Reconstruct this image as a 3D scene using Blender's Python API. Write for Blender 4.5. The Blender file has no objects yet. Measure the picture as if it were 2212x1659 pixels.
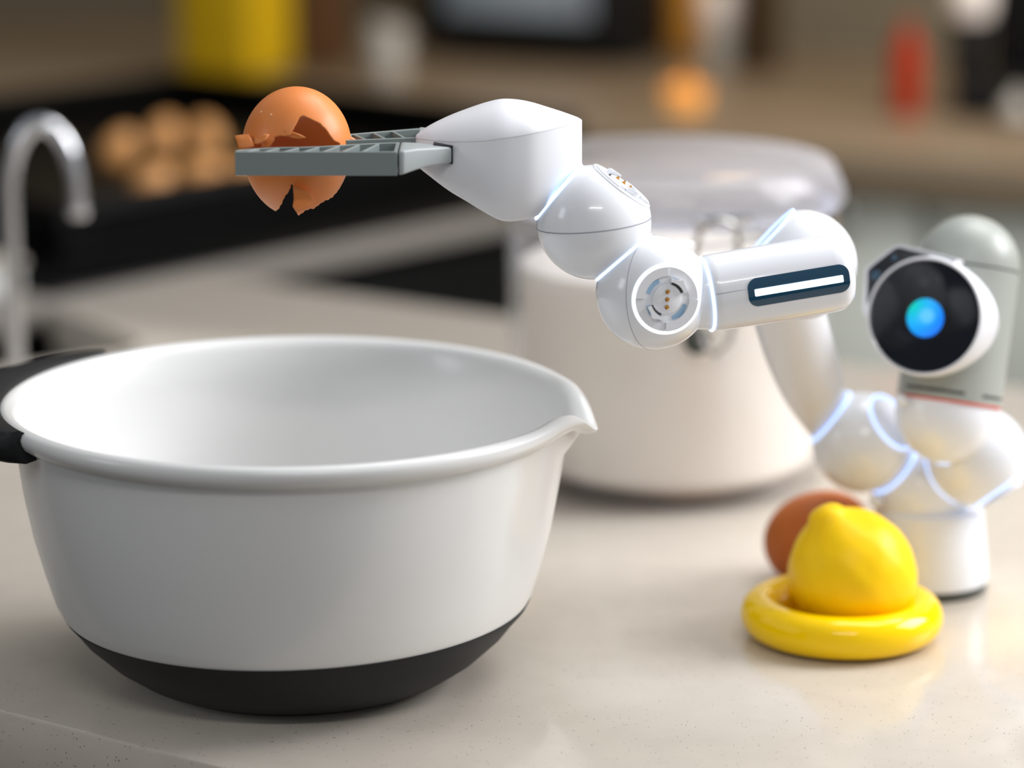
import bpy, bmesh, math, random
from mathutils import Vector, Matrix
random.seed(7)
sc = bpy.context.scene
COL = sc.collection
PI = math.pi

# ------------------------------------------------------------------ camera, world, lights, exposure
PITCH = math.radians(13.0)
HC = 0.4095                      # camera height above the worktop (worktop is z = 0)
FPX = 6500.0                     # focal length in pixels of the 2212 wide frame
R_ = Vector((1, 0, 0))
U_ = Vector((0, math.sin(PITCH), math.cos(PITCH)))
F_ = Vector((0, math.cos(PITCH), -math.sin(PITCH)))
CAM = Vector((0, 0, HC))

def at(px, py, depth):
    return CAM + depth * (F_ + R_ * ((px - 1106) / FPX) + U_ * ((829.5 - py) / FPX))

def gnd(px, py, z=0.0):
    d = F_ + R_ * ((px - 1106) / FPX) + U_ * ((829.5 - py) / FPX)
    t = (z - HC) / d.z
    return CAM + d * t

def cv(x, y, t):                 # direction: right, up in view, towards the viewer
    return (R_ * x + U_ * y - F_ * t).normalized()

cam_d = bpy.data.cameras.new('camera')
cam = bpy.data.objects.new('camera', cam_d)
COL.objects.link(cam)
cam.location = CAM
cam.rotation_euler = (PI / 2 - PITCH, 0, 0)
cam_d.sensor_width = 36.0
cam_d.lens = FPX / 2212 * 36
cam_d.clip_start = 0.05
cam_d.dof.use_dof = True
cam_d.dof.focus_distance = 1.215
cam_d.dof.aperture_fstop = 3.5
cam_d.dof.aperture_blades = 0
sc.camera = cam

w = bpy.data.worlds.new('world'); sc.world = w; w.use_nodes = True
bg = w.node_tree.nodes['Background']
bg.inputs[0].default_value = (0.93, 0.96, 1.0, 1)
bg.inputs[1].default_value = 0.34

def area(name, loc, target, sx, sy, power, col=(1, 1, 1)):
    l = bpy.data.lights.new(name, 'AREA'); l.shape = 'RECTANGLE'; l.size = sx; l.size_y = sy
    l.energy = power; l.color = col
    o = bpy.data.objects.new(name, l); COL.objects.link(o)
    o.location = loc
    o.rotation_euler = (Vector(target) - Vector(loc)).to_track_quat('-Z', 'Y').to_euler()
    return o

area('window_light', (1.9, 1.55, 1.25), (0.2, 1.3, 0.05), 1.2, 1.0, 57, (0.98, 0.98, 1.0))
area('ceiling_light', (0.55, 1.75, 1.45), (0.45, 1.55, 0), 0.9, 0.9, 12, (0.98, 0.99, 1.0))
area('strip_light', (0.1, -0.25, 1.35), (0.1, 1.3, 0.0), 0.8, 0.06, 5, (1.0, 0.98, 0.95))
area('added_cabinet_fill', (0.75, 1.95, 1.45), (0.95, 2.75, -0.2), 0.7, 0.3, 7, (1.0, 0.97, 0.92))  # unseen lamp added over the aisle to brighten the far cabinets
area('left_window_light', (-2.2, 0.55, 0.95), (0.0, 1.3, 0.1), 0.5, 0.7, 5, (0.86, 0.92, 1.0))

sc.view_settings.view_transform = 'Standard'
sc.view_settings.look = 'None'
sc.view_settings.exposure = 0.12
sc.view_settings.gamma = 1.0
sc.view_settings.use_curve_mapping = False
sc.cycles.use_denoising = True
sc.cycles.max_bounces = 12
sc.cycles.transparent_max_bounces = 16
sc.cycles.caustics_reflective = False
sc.cycles.caustics_refractive = False

# ------------------------------------------------------------------ materials
def srgb(r, g, b):
    f = lambda c: (c / 255 / 12.92) if c / 255 <= 0.04045 else ((c / 255 + 0.055) / 1.055) ** 2.4
    return (f(r), f(g), f(b), 1)

def mat(name, col, rough=0.5, metal=0.0, spec=0.5, coat=0.0, trans=0.0, ior=1.45, emit=None, estr=0.0,
        sss=0.0, bump=None, vary=None):
    m = bpy.data.materials.new(name); m.use_nodes = True
    nt = m.node_tree; b = nt.nodes['Principled BSDF']
    b.inputs['Base Color'].default_value = col
    b.inputs['Roughness'].default_value = rough
    b.inputs['Metallic'].default_value = metal
    b.inputs['Specular IOR Level'].default_value = spec
    b.inputs['Coat Weight'].default_value = coat
    b.inputs['Coat Roughness'].default_value = 0.06
    b.inputs['Transmission Weight'].default_value = trans
    b.inputs['IOR'].default_value = ior
    if sss:
        b.inputs['Subsurface Weight'].default_value = sss
        b.inputs['Subsurface Radius'].default_value = (0.004, 0.003, 0.002)
        b.inputs['Subsurface Scale'].default_value = 1.0
    if emit:
        b.inputs['Emission Color'].default_value = emit
        b.inputs['Emission Strength'].default_value = estr
    if vary:                     # (scale, colour2)
        tc = nt.nodes.new('ShaderNodeTexCoord')
        n = nt.nodes.new('ShaderNodeTexNoise'); n.inputs['Scale'].default_value = vary[0]
        n.inputs['Detail'].default_value = 4
        mx = nt.nodes.new('ShaderNodeMix'); mx.data_type = 'RGBA'
        nt.links.new(tc.outputs['Object'], n.inputs['Vector'])
        nt.links.new(n.outputs['Fac'], mx.inputs['Factor'])
        mx.inputs[6].default_value = col; mx.inputs[7].default_value = vary[1]
        nt.links.new(mx.outputs[2], b.inputs['Base Color'])
    if bump:                     # (scale, strength, distance)
        tc = nt.nodes.new('ShaderNodeTexCoord')
        n = nt.nodes.new('ShaderNodeTexNoise'); n.inputs['Scale'].default_value = bump[0]
        n.inputs['Detail'].default_value = 3
        bp = nt.nodes.new('ShaderNodeBump'); bp.inputs['Strength'].default_value = bump[1]
        bp.inputs['Distance'].default_value = bump[2]
        nt.links.new(tc.outputs['Object'], n.inputs['Vector'])
        nt.links.new(n.outputs['Fac'], bp.inputs['Height'])
        nt.links.new(bp.outputs['Normal'], b.inputs['Normal'])
    return m

def quartz(name, col, rough=0.2):
    m = bpy.data.materials.new(name); m.use_nodes = True
    nt = m.node_tree; b = nt.nodes['Principled BSDF']
    tc = nt.nodes.new('ShaderNodeTexCoord')
    big = nt.nodes.new('ShaderNodeTexNoise'); big.inputs['Scale'].default_value = 60
    vor = nt.nodes.new('ShaderNodeTexVoronoi'); vor.inputs['Scale'].default_value = 700
    sel = nt.nodes.new('ShaderNodeTexNoise'); sel.inputs['Scale'].default_value = 400
    for n in (big, vor, sel):
        nt.links.new(tc.outputs['Object'], n.inputs['Vector'])
    r1 = nt.nodes.new('ShaderNodeValToRGB')
    r1.color_ramp.elements[0].color = tuple(c * 0.93 for c in col[:3]) + (1,)
    r1.color_ramp.elements[1].color = tuple(min(1, c * 1.05) for c in col[:3]) + (1,)
    nt.links.new(big.outputs['Fac'], r1.inputs['Fac'])
    lt = nt.nodes.new('ShaderNodeMath'); lt.operation = 'LESS_THAN'; lt.inputs[1].default_value = 0.20
    nt.links.new(vor.outputs['Distance'], lt.inputs[0])
    gt = nt.nodes.new('ShaderNodeMath'); gt.operation = 'GREATER_THAN'; gt.inputs[1].default_value = 0.60
    nt.links.new(sel.outputs['Fac'], gt.inputs[0])
    mu = nt.nodes.new('ShaderNodeMath'); mu.operation = 'MULTIPLY'
    nt.links.new(lt.outputs[0], mu.inputs[0]); nt.links.new(gt.outputs[0], mu.inputs[1])
    mx = nt.nodes.new('ShaderNodeMix'); mx.data_type = 'RGBA'
    nt.links.new(mu.outputs[0], mx.inputs['Factor'])
    nt.links.new(r1.outputs['Color'], mx.inputs[6]); mx.inputs[7].default_value = srgb(88, 78, 66)
    nt.links.new(mx.outputs[2], b.inputs['Base Color'])
    b.inputs['Roughness'].default_value = rough
    b.inputs['Specular IOR Level'].default_value = 0.5
    return m

def thin_glass(name, tint, milky):
    m = bpy.data.materials.new(name); m.use_nodes = True
    nt = m.node_tree; nt.nodes.remove(nt.nodes['Principled BSDF'])
    out = nt.nodes['Material Output']
    t = nt.nodes.new('ShaderNodeBsdfTransparent'); t.inputs[0].default_value = tint
    g = nt.nodes.new('ShaderNodeBsdfGlossy'); g.inputs['Roughness'].default_value = 0.06
    lw = nt.nodes.new('ShaderNodeLayerWeight'); lw.inputs['Blend'].default_value = 0.5
    pw = nt.nodes.new('ShaderNodeMath'); pw.operation = 'POWER'; pw.inputs[1].default_value = 4.0
    nt.links.new(lw.outputs['Facing'], pw.inputs[0])
    f = nt.nodes.new('ShaderNodeMath'); f.operation = 'MULTIPLY_ADD'; f.inputs[1].default_value = 0.6; f.inputs[2].default_value = 0.03
    nt.links.new(pw.outputs[0], f.inputs[0])
    mx = nt.nodes.new('ShaderNodeMixShader')
    nt.links.new(f.outputs[0], mx.inputs[0]); nt.links.new(t.outputs[0], mx.inputs[1]); nt.links.new(g.outputs[0], mx.inputs[2])
    d = nt.nodes.new('ShaderNodeBsdfTranslucent'); d.inputs[0].default_value = (0.9, 0.9, 0.95, 1)
    m2 = nt.nodes.new('ShaderNodeMixShader'); m2.inputs[0].default_value = milky
    nt.links.new(mx.outputs[0], m2.inputs[1]); nt.links.new(d.outputs[0], m2.inputs[2])
    nt.links.new(m2.outputs[0], out.inputs['Surface'])
    return m

M = dict(
    quartz=quartz('quartz', srgb(202, 193, 181), 0.15),
    bowl_white=mat('bowl_white', srgb(222, 222, 221), 0.28, coat=0.15, bump=(900, 0.02, 0.0002)),
    rubber=mat('rubber', srgb(26, 27, 29), 0.55, spec=0.3, bump=(1500, 0.06, 0.0002)),
    robot_white=mat('robot_white', srgb(233, 235, 240), 0.22, coat=0.35, bump=(700, 0.01, 0.0002)),
    robot_matte=mat('robot_matte', srgb(228, 229, 234), 0.42, bump=(900, 0.02, 0.0002)),
    seam=mat('seam', srgb(120, 122, 135), 0.6),
    grey=mat('jaw_grey', srgb(122, 132, 131), 0.42, bump=(900, 0.03, 0.0002)),
    grey_light=mat('arm_grey', srgb(158, 164, 165), 0.4),
    head_grey=mat('head_grey', srgb(160, 164, 158), 0.36, bump=(900, 0.02, 0.0002)),
    slot=mat('slot', srgb(70, 74, 70), 0.6),
    red=mat('red_ring', srgb(215, 70, 40), 0.4),
    led=mat('led', srgb(190, 215, 255), 0.4, emit=(0.44, 0.60, 1.0, 1), estr=1.15),
    led_near=mat('led_near', srgb(200, 220, 255), 0.4, emit=(0.46, 0.68, 1.0, 1), estr=2.0),
    led_white=mat('led_white', srgb(240, 250, 255), 0.4, emit=(0.80, 0.93, 1.0, 1), estr=1.5),
    glass_black=mat('glass_black', srgb(2, 9, 22), 0.08, coat=0.0, spec=0.35),
    window_dark=mat('window_dark', srgb(20, 66, 92), 0.10, coat=0.4),
    gold=mat('gold', srgb(214, 160, 80), 0.25, metal=1.0),
    port_shadow=mat('recess_shade', srgb(150, 185, 214), 0.5),
    chrome=mat('chrome', srgb(215, 216, 220), 0.16, metal=1.0),
    steel=mat('steel', srgb(170, 168, 165), 0.3, metal=1.0),
    rim_metal=mat('rim_metal', srgb(200, 198, 205), 0.2, metal=0.9),
    glass=thin_glass('clear_glass', (0.985, 0.985, 0.995, 1), 0.05),
    lid_glass=thin_glass('lid_glass', (0.97, 0.97, 0.985, 1), 0.30),
    flour=mat('flour', srgb(252, 244, 230), 0.9, sss=0.1, bump=(60, 0.25, 0.002)),
    seal=mat('seal', srgb(190, 192, 205), 0.5),
    yellow=mat('yellow_glaze', srgb(255, 210, 0), 0.10, spec=0.4),
    lemon=mat('lemon', srgb(255, 214, 0), 0.42, spec=0.3, bump=(420, 0.16, 0.0008), vary=(60, srgb(248, 196, 0))),
    brown_egg=mat('brown_egg', srgb(196, 112, 54), 0.5, spec=0.25, bump=(900, 0.05, 0.0002), vary=(60, srgb(178, 92, 38))),
    back_egg=mat('back_egg', srgb(205, 148, 88), 0.4, vary=(40, srgb(200, 140, 80))),
    shell=mat('shell', srgb(230, 138, 70), 0.46, coat=0.05, sss=0.12, bump=(1600, 0.05, 0.0002), vary=(90, srgb(220, 122, 54))),
    shell_in=mat('shell_inside', srgb(205, 100, 48), 0.38, coat=0.3, sss=0.1),
    albumen=mat('albumen', srgb(250, 205, 165), 0.08, coat=0.8),
    black=mat('black_satin', srgb(16, 16, 17), 0.5, spec=0.3),
    black_box=mat('black_enamel', srgb(5, 5, 5), 0.45, spec=0.12, bump=(80, 0.05, 0.001)),
    wall=mat('wall_paint', srgb(112, 104, 86), 0.8, bump=(40, 0.05, 0.002)),
    floor=mat('floor', srgb(62, 54, 46), 0.5, bump=(30, 0.1, 0.002), vary=(8, srgb(74, 64, 54))),
    ceiling=mat('ceiling', srgb(225, 225, 222), 0.9),
    cab=mat('cabinet_paint', srgb(218, 221, 212), 0.45, bump=(200, 0.03, 0.0005)),
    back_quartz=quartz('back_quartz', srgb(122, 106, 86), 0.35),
    mustard=mat('mustard', srgb(205, 168, 0), 0.5, vary=(9, srgb(190, 150, 0))),
    wood=mat('dark_wood', srgb(92, 62, 30), 0.5, vary=(30, srgb(70, 44, 20))),
    bamboo=mat('bamboo', srgb(205, 145, 55), 0.5, vary=(40, srgb(185, 125, 45))),
    pale=mat('pale_ceramic', srgb(175, 170, 160), 0.4, vary=(20, srgb(165, 160, 150))),
    cloth=mat('cloth', srgb(190, 192, 190), 0.9, bump=(300, 0.3, 0.001)),
    bluegrey=mat('glass_door', srgb(140, 168, 178), 0.25, coat=0.5, vary=(7, srgb(165, 165, 180))),
    redplastic=mat('red_plastic', srgb(172, 48, 6), 0.6, spec=0.2, vary=(20, srgb(150, 30, 2))),
    brownglass=mat('brown_glass', srgb(58, 40, 20), 0.2),
    amber=mat('amber_glow', srgb(230, 150, 50), 0.4, emit=(1.0, 0.50, 0.14, 1), estr=0.45),  # glow imitates an orange highlight on the worktop
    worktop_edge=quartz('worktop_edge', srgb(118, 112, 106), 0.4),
    highlight_white=mat('highlight_white', srgb(240, 228, 218), 0.3),  # bright highlights on shaker lid and jug put into the colour
    hob=mat('hob_glass', srgb(5, 5, 5), 0.5, spec=0.08, bump=(60, 0.02, 0.001)),
    sink=mat('sink_composite', srgb(34, 32, 31), 0.5),
)

# screen eye: a lit display disc, colours placed by object coordinates
def eye_mat():
    m = bpy.data.materials.new('eye_glow'); m.use_nodes = True
    nt = m.node_tree; b = nt.nodes['Principled BSDF']
    tc = nt.nodes.new('ShaderNodeTexCoord')
    def dist(cx, cy):
        v = nt.nodes.new('ShaderNodeVectorMath'); v.operation = 'DISTANCE'
        v.inputs[1].default_value = (cx, cy, 0)
        nt.links.new(tc.outputs['Object'], v.inputs[0]); return v.outputs['Value']
    r1 = nt.nodes.new('ShaderNodeValToRGB')
    e = r1.color_ramp.elements
    e[0].position = 0.0; e[0].color = (0.0, 0.62, 0.48, 1)
    e[1].position = 1.0; e[1].color = (0.0, 0.20, 0.95, 1)
    x = e.new(0.5); x.color = (0.0, 0.42, 0.92, 1)
    sc1 = nt.nodes.new('ShaderNodeMath'); sc1.operation = 'MULTIPLY'; sc1.inputs[1].default_value = 1 / 0.0155
    nt.links.new(dist(-0.006, 0.0055), sc1.inputs[0]); nt.links.new(sc1.outputs[0], r1.inputs['Fac'])
    r2 = nt.nodes.new('ShaderNodeMapRange'); r2.interpolation_type = 'SMOOTHSTEP'
    r2.inputs['From Min'].default_value = 0.0015; r2.inputs['From Max'].default_value = 0.0048
    r2.inputs['To Min'].default_value = 1; r2.inputs['To Max'].default_value = 0
    nt.links.new(dist(0.0008, 0.0008), r2.inputs['Value'])
    mx = nt.nodes.new('ShaderNodeMix'); mx.data_type = 'RGBA'
    nt.links.new(r2.outputs['Result'], mx.inputs['Factor'])
    nt.links.new(r1.outputs['Color'], mx.inputs[6]); mx.inputs[7].default_value = (0.10, 0.55, 0.95, 1)
    nt.links.new(mx.outputs[2], b.inputs['Emission Color'])
    b.inputs['Emission Strength'].default_value = 1.0
    b.inputs['Base Color'].default_value = (0, 0, 0, 1)
    return m
M['eye'] = eye_mat()

# ------------------------------------------------------------------ mesh helpers
def link(name, me, m, parent=None, smooth=True, loc=None):
    o = bpy.data.objects.new(name, me); COL.objects.link(o)
    if m is not None:
        for mm in (m if isinstance(m, (list, tuple)) else [m]):
            me.materials.append(mm)
    if smooth:
        for p in me.polygons: p.use_smooth = True
    if parent is not None:
        o.parent = parent
    if loc is not None: o.location = loc
    return o

def obj(name, bm, m, parent=None, smooth=True, origin=None, angle=None):
    """bm in world coordinates; the object's origin goes to `origin` (or the parent's place)."""
    bmesh.ops.recalc_face_normals(bm, faces=bm.faces[:])
    if origin is None:
        if parent is not None:
            origin = world_loc(parent)
        elif len(bm.verts):
            xs = [v.co for v in bm.verts]
            origin = Vector((sum(c.x for c in xs) / len(xs), sum(c.y for c in xs) / len(xs), min(c.z for c in xs)))
    origin = Vector(origin)
    bmesh.ops.translate(bm, verts=bm.verts[:], vec=-origin)
    me = bpy.data.meshes.new(name); bm.to_mesh(me); bm.free()
    o = link(name, me, m, parent, smooth)
    if smooth and angle is None: angle = 38
    if smooth:
        me.set_sharp_from_angle(angle=math.radians(angle))
    o.location = origin - (world_loc(parent) if parent is not None else Vector())
    return o

def world_loc(o):
    v = Vector(o.location)
    p = o.parent
    while p is not None:
        v = v + p.location; p = p.parent
    return v

def empty(name, label, cat, loc, group=None):
    o = bpy.data.objects.new(name, None); COL.objects.link(o); o.location = loc
    o['label'] = label; o['category'] = cat
    if group: o['group'] = group
    return o

def tag(o, label, cat, group=None):
    o['label'] = label; o['category'] = cat
    if group: o['group'] = group
    return o

def frame(n, up=None):
    n = Vector(n).normalized()
    up = Vector(up) if up is not None else (Vector((0, 0, 1)) if abs(n.z) < 0.95 else Vector((0, 1, 0)))
    x = up.cross(n).normalized(); y = n.cross(x).normalized()
    return Matrix((x, y, n)).transposed()

def add_lathe(bm, prof, seg=64, c=(0, 0, 0), axis=(0, 0, 1), up=None, close=False):
    fr = frame(axis, up); c = Vector(c); rings = []
    for (r, z) in prof:
        if r < 1e-7:
            rings.append([bm.verts.new(c + fr @ Vector((0, 0, z)))])
        else:
            rings.append([bm.verts.new(c + fr @ Vector((r * math.cos(2 * PI * k / seg), r * math.sin(2 * PI * k / seg), z))) for k in range(seg)])
    pairs = list(zip(rings[:-1], rings[1:]))
    if close: pairs.append((rings[-1], rings[0]))
    for a, b in pairs:
        for k in range(seg):
            k2 = (k + 1) % seg
            if len(a) == 1 and len(b) == 1: continue
            if len(a) == 1: bm.faces.new((a[0], b[k2], b[k]))
            elif len(b) == 1: bm.faces.new((a[k], a[k2], b[0]))
            else: bm.faces.new((a[k], a[k2], b[k2], b[k]))
    return bm

def torus(bm, c, axis, R, r, seg=72, ns=10, a0=0, a1=2 * PI, up=None, rz=None):
    """full or partial torus"""
    fr = frame(axis, up); c = Vector(c); rz = rz or r
    full = abs(a1 - a0 - 2 * PI) < 1e-6
    n = seg if full else seg + 1
    rings = []
    for k in range(n):
        a = a0 + (a1 - a0) * k / seg
        rings.append([bm.verts.new(c + fr @ Vector(((R + r * math.cos(2 * PI * j / ns)) * math.cos(a), (R + r * math.cos(2 * PI * j / ns)) * math.sin(a), rz * math.sin(2 * PI * j / ns)))) for j in range(ns)])
    m = n if full else n - 1
    for k in range(m):
        A, B = rings[k], rings[(k + 1) % n]
        for j in range(ns):
            bm.faces.new((A[j], A[(j + 1) % ns], B[(j + 1) % ns], B[j]))
    if not full:
        bm.faces.new(rings[0]); bm.faces.new(rings[-1])
    return bm

def add_box(bm, c, size, rot=None, bevel=0.0, seg=2):
    ret = bmesh.ops.create_cube(bm, size=1.0)
    vs = ret['verts']
    for v in vs: v.co = Vector((v.co.x * size[0], v.co.y * size[1], v.co.z * size[2]))
    if bevel > 0:
        es = list({e for v in vs for e in v.link_edges})
        r = bmesh.ops.bevel(bm, geom=es, offset=bevel, segments=seg, affect='EDGES', profile=0.5)
        vs = list({v for f in r['faces'] for v in f.verts} | {v for v in vs if v.is_valid})
    for v in vs:
        p = v.co if rot is None else rot @ v.co
        v.co = p + Vector(c)
    return bm

def add_prism(bm, pts, ext, bevel=0.0):
    """pts: world points of one flat face, ext: extrusion vector"""
    a = [bm.verts.new(Vector(p)) for p in pts]
    b = [bm.verts.new(Vector(p) + Vector(ext)) for p in pts]
    n = len(pts); fs = [bm.faces.new(a), bm.faces.new(b[::-1])]
    for k in range(n): fs.append(bm.faces.new((a[k], b[k], b[(k + 1) % n], a[(k + 1) % n])))
    if bevel > 0:
        es = list({e for f in fs for e in f.edges})
        bmesh.ops.recalc_face_normals(bm, faces=fs)
        bmesh.ops.bevel(bm, geom=es, offset=bevel, segments=2, affect='EDGES', profile=0.5)
    return bm

def add_tube(bm, pts, r, ns=14, closed=False, end_dir=None):
    pts = [Vector(p) for p in pts]; rings = []; n = len(pts)
    prev = None
    for k, p in enumerate(pts):
        t = (pts[min(k + 1, n - 1)] - pts[max(k - 1, 0)]).normalized()
        if end_dir is not None:
            f_ = max(0.0, (k / (n - 1) - 0.55) / 0.45); f_ = f_ * f_ * (3 - 2 * f_)
            t = (t * (1 - f_) + end_dir * f_).normalized()
        if prev is None:
            x = t.orthogonal().normalized()
        else:
            x = (prev - t * prev.dot(t)).normalized()
        prev = x; y = t.cross(x)
        rr = r[k] if isinstance(r, (list, tuple)) else r
        rings.append([bm.verts.new(p + x * rr * math.cos(2 * PI * j / ns) + y * rr * math.sin(2 * PI * j / ns)) for j in range(ns)])
    for A, B in zip(rings[:-1], rings[1:]):
        for j in range(ns): bm.faces.new((A[j], A[(j + 1) % ns], B[(j + 1) % ns], B[j]))
    bm.faces.new(rings[0]); bm.faces.new(rings[-1][::-1])
    return bm

def NB(): return bmesh.new()

def box_obj(name, c, size, m, parent=None, rz=0.0, bevel=0.002, kind=None):
    b = add_box(NB(), c, size, Matrix.Rotation(rz, 3, 'Z'), bevel)
    o = obj(name, b, m, parent)
    if kind: o['kind'] = kind
    return o

# ------------------------------------------------------------------ the room
# island worktop: near edge and far edge from their own ground lines
n0, n1 = gnd(0, 1535), gnd(480, 1659)
f0, f1 = gnd(182, 556), gnd(1830, 781)
A_dir = ((n1 - n0).normalized() + (f1 - f0).normalized()); A_dir.z = 0; A_dir.normalize()
B_dir = Vector((-A_dir.y, A_dir.x, 0))                   # away from the camera across the island
wid = (f0 - n0).dot(B_dir)
base = n0 - A_dir * 0.55
IL = 2.3
corners = [base, base + A_dir * IL, base + A_dir * IL + B_dir * wid, base + B_dir * wid]
bm = add_prism(NB(), [c + Vector((0, 0, 0)) for c in corners], (0, 0, -0.03), 0.0015)
slab = obj('trim_island_worktop', bm, M['quartz'], smooth=True, origin=(0, 1.3, 0), angle=30)
slab['kind'] = 'structure'
slab.name = 'island_worktop'

# undermount sink cut out of the worktop
s_c = gnd(46, 640)                                       # far corner of the cut-out
s_dir = (gnd(238, 712) - gnd(46, 640)).normalized()
s_prp = Vector((s_dir.y, -s_dir.x, 0))                   # towards the camera
if s_prp.y > 0: s_prp = -s_prp
SL, SW, SD = 0.22, 0.13, 0.13
def rrect(o, u, v, L, W, r, z, n=6):
    out = []
    for (cx, cy, a) in ((L - r, r, -90), (L - r, W - r, 0), (r, W - r, 90), (r, r, 180)):
        for k in range(n + 1):
            an = math.radians(a + 90 * k / n)
            out.append(o + u * (cx + r * math.cos(an)) + v * (cy + r * math.sin(an)) + Vector((0, 0, z)))
    return out
s_o = s_c - s_dir * 0.16
SL = 0.36
cut = add_prism(NB(), rrect(s_o, s_dir, s_prp, SL, SW, 0.03, 0.05), (0, 0, -0.2))
cutter = obj('cutter', cut, None, smooth=False)
md = slab.modifiers.new('cut', 'BOOLEAN'); md.operation = 'DIFFERENCE'; md.object = cutter; md.solver = 'EXACT'
dg = bpy.context.evaluated_depsgraph_get()
me2 = bpy.data.meshes.new_from_object(slab.evaluated_get(dg))
slab.modifiers.clear(); slab.data = me2
bpy.data.objects.remove(cutter)
# basin
bmk = NB()
top = rrect(s_o, s_dir, s_prp, SL, SW, 0.03, -0.031)
rings = []
for z, ins in ((-0.031, -0.006), (-0.031, 0.0), (-0.10, 0.004), (-0.125, 0.012), (-0.13, 0.03)):
    cen = s_o + s_dir * SL / 2 + s_prp * SW / 2
    rr = []
    for p in top:
        d = p - cen; d.z = 0
        q = p - d.normalized() * ins; q.z = z
        rr.append(bmk.verts.new(q))
    rings.append(rr)
for a, b in zip(rings[:-1], rings[1:]):
    for k in range(len(a)):
        bmk.faces.new((a[k], a[(k + 1) % len(a)], b[(k + 1) % len(a)], b[k]))
bmk.faces.new(rings[-1])
sink = obj('sink', bmk, M['sink'])
tag(sink, 'dark undermount sink sunk in the worktop behind the tap', 'sink')

# island carcass below the worktop
cc = sum(corners, Vector()) / 4
ang = math.atan2(A_dir.y, A_dir.x)
isl = empty('kitchen_island', 'kitchen island cupboard under the speckled worktop', 'kitchen island', (cc.x, cc.y, -0.9))
isl['kind'] = 'structure'; del isl['label']; del isl['category']
def panel_box(name, a0, a1, b0, b1, z0, z1, m, par):
    p0 = base + A_dir * ((a0 + a1) / 2) + B_dir * ((b0 + b1) / 2)
    return box_obj(name, (p0.x, p0.y, (z0 + z1) / 2), (abs(a1 - a0), abs(b1 - b0), z1 - z0), m, par, ang, 0.001)
panel_box('side_panel', 0.05, IL - 0.05, 0.04, 0.06, -0.9, -0.031, M['cab'], isl)
panel_box('side_panel', 0.05, IL - 0.05, wid - 0.06, wid - 0.04, -0.9, -0.031, M['cab'], isl)
panel_box('end_panel', 0.05, 0.07, 0.06, wid - 0.06, -0.9, -0.031, M['cab'], isl)
panel_box('end_panel', IL - 0.07, IL - 0.05, 0.06, wid - 0.06, -0.9, -0.031, M['cab'], isl)

# floor, ceiling
fl = box_obj('floor', (0, 1.6, -0.91), (9, 8, 0.02), M['floor'], bevel=0, kind='structure')

# back run along the far wall
a_b = math.radians(-26)                                  # heading of the run, right end nearer
BR = Vector((math.cos(a_b * 1), math.sin(a_b * 1), 0))
BN = Vector((-BR.y, BR.x, 0))                            # into the wall
e0 = gnd(1700, 322)
def bk(u, v, z=0):                                       # u along the run from px 1700, v in from the front edge
    return e0 + BR * u + BN * v + Vector((0, 0, z))
def bbox(name, u0, u1, v0, v1, z0, z1, m, par=None, bev=0.002):
    c = bk((u0 + u1) / 2, (v0 + v1) / 2)
    return box_obj(name, (c.x, c.y, (z0 + z1) / 2), (u1 - u0, v1 - v0, z1 - z0), m, par, a_b, bev)
DEP = 0.74
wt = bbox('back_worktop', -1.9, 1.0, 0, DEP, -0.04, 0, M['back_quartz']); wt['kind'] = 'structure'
wb = bbox('wall_back', -3.0, 2.2, DEP + 0.001, DEP + 0.06, -0.9, 1.7, M['wall'], bev=0); wb['kind'] = 'structure'

wl = box_obj('wall_left', (-2.95, 1.5, 0.4), (0.08, 6.4, 2.6), M['wall'], bevel=0, kind='structure')
k = 0
for (u0, u1) in ((-0.62, -0.16), (-0.155, 0.125), (0.13, 0.60), (0.605, 1.0)):
    cbt = empty('base_cabinet', ('pale grey cupboard under the far worktop behind the lidded jar',
                                 'pale grey cupboard with a round knob beneath the far worktop between jar and robot head',
                                 'pale grey cupboard right behind the robot head',
                                 'pale grey cupboard past the robot head at the right edge')[k], 'cabinet', bk((u0 + u1) / 2, 0.3, -0.9),
                'cupboards of the far worktop run')
    bbox('body', u0, u1, 0.04, DEP - 0.01, -0.9, -0.041, M['cab'], cbt)
    dr = bbox('drawer_front', u0 + 0.004, u1 - 0.004, 0.02, 0.039, -0.36, -0.046, M['cab'], cbt, 0.003)
    uk = (u0 + u1) / 2
    if k == 1: uk = 0.045
    pk = bk(uk, 0.0, -0.062 if k == 1 else -0.11)
    bmk = add_lathe(NB(), [(0, 0.024), (0.012, 0.023), (0.016, 0.016), (0.012, 0.008), (0.006, 0.004), (0.006, -0.001), (0, -0.001)], 24, pk + BN * 0.02, -BN)
    obj('knob', bmk, M['steel'], dr)
    bbox('door', u0 + 0.004, u1 - 0.004, 0.02, 0.039, -0.86, -0.366, M['cab'], cbt, 0.003)
    k += 1

# left run: perpendicular, facing the aisle on its right
L0, L1 = gnd(560, 562), gnd(1062, 462)
LD = (L1 - L0).normalized(); LN = Vector((-LD.y, LD.x, 0))   # LN: into the run (left / away)
l_a = math.atan2(LD.y, LD.x)
def lbox(name, u0, u1, v0, v1, z0, z1, m, par=None, bev=0.002):
    c = L0 + LD * ((u0 + u1) / 2) + LN * ((v0 + v1) / 2)
    return box_obj(name, (c.x, c.y, (z0 + z1) / 2), (u1 - u0, v1 - v0, z1 - z0), m, par, l_a, bev)
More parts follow.
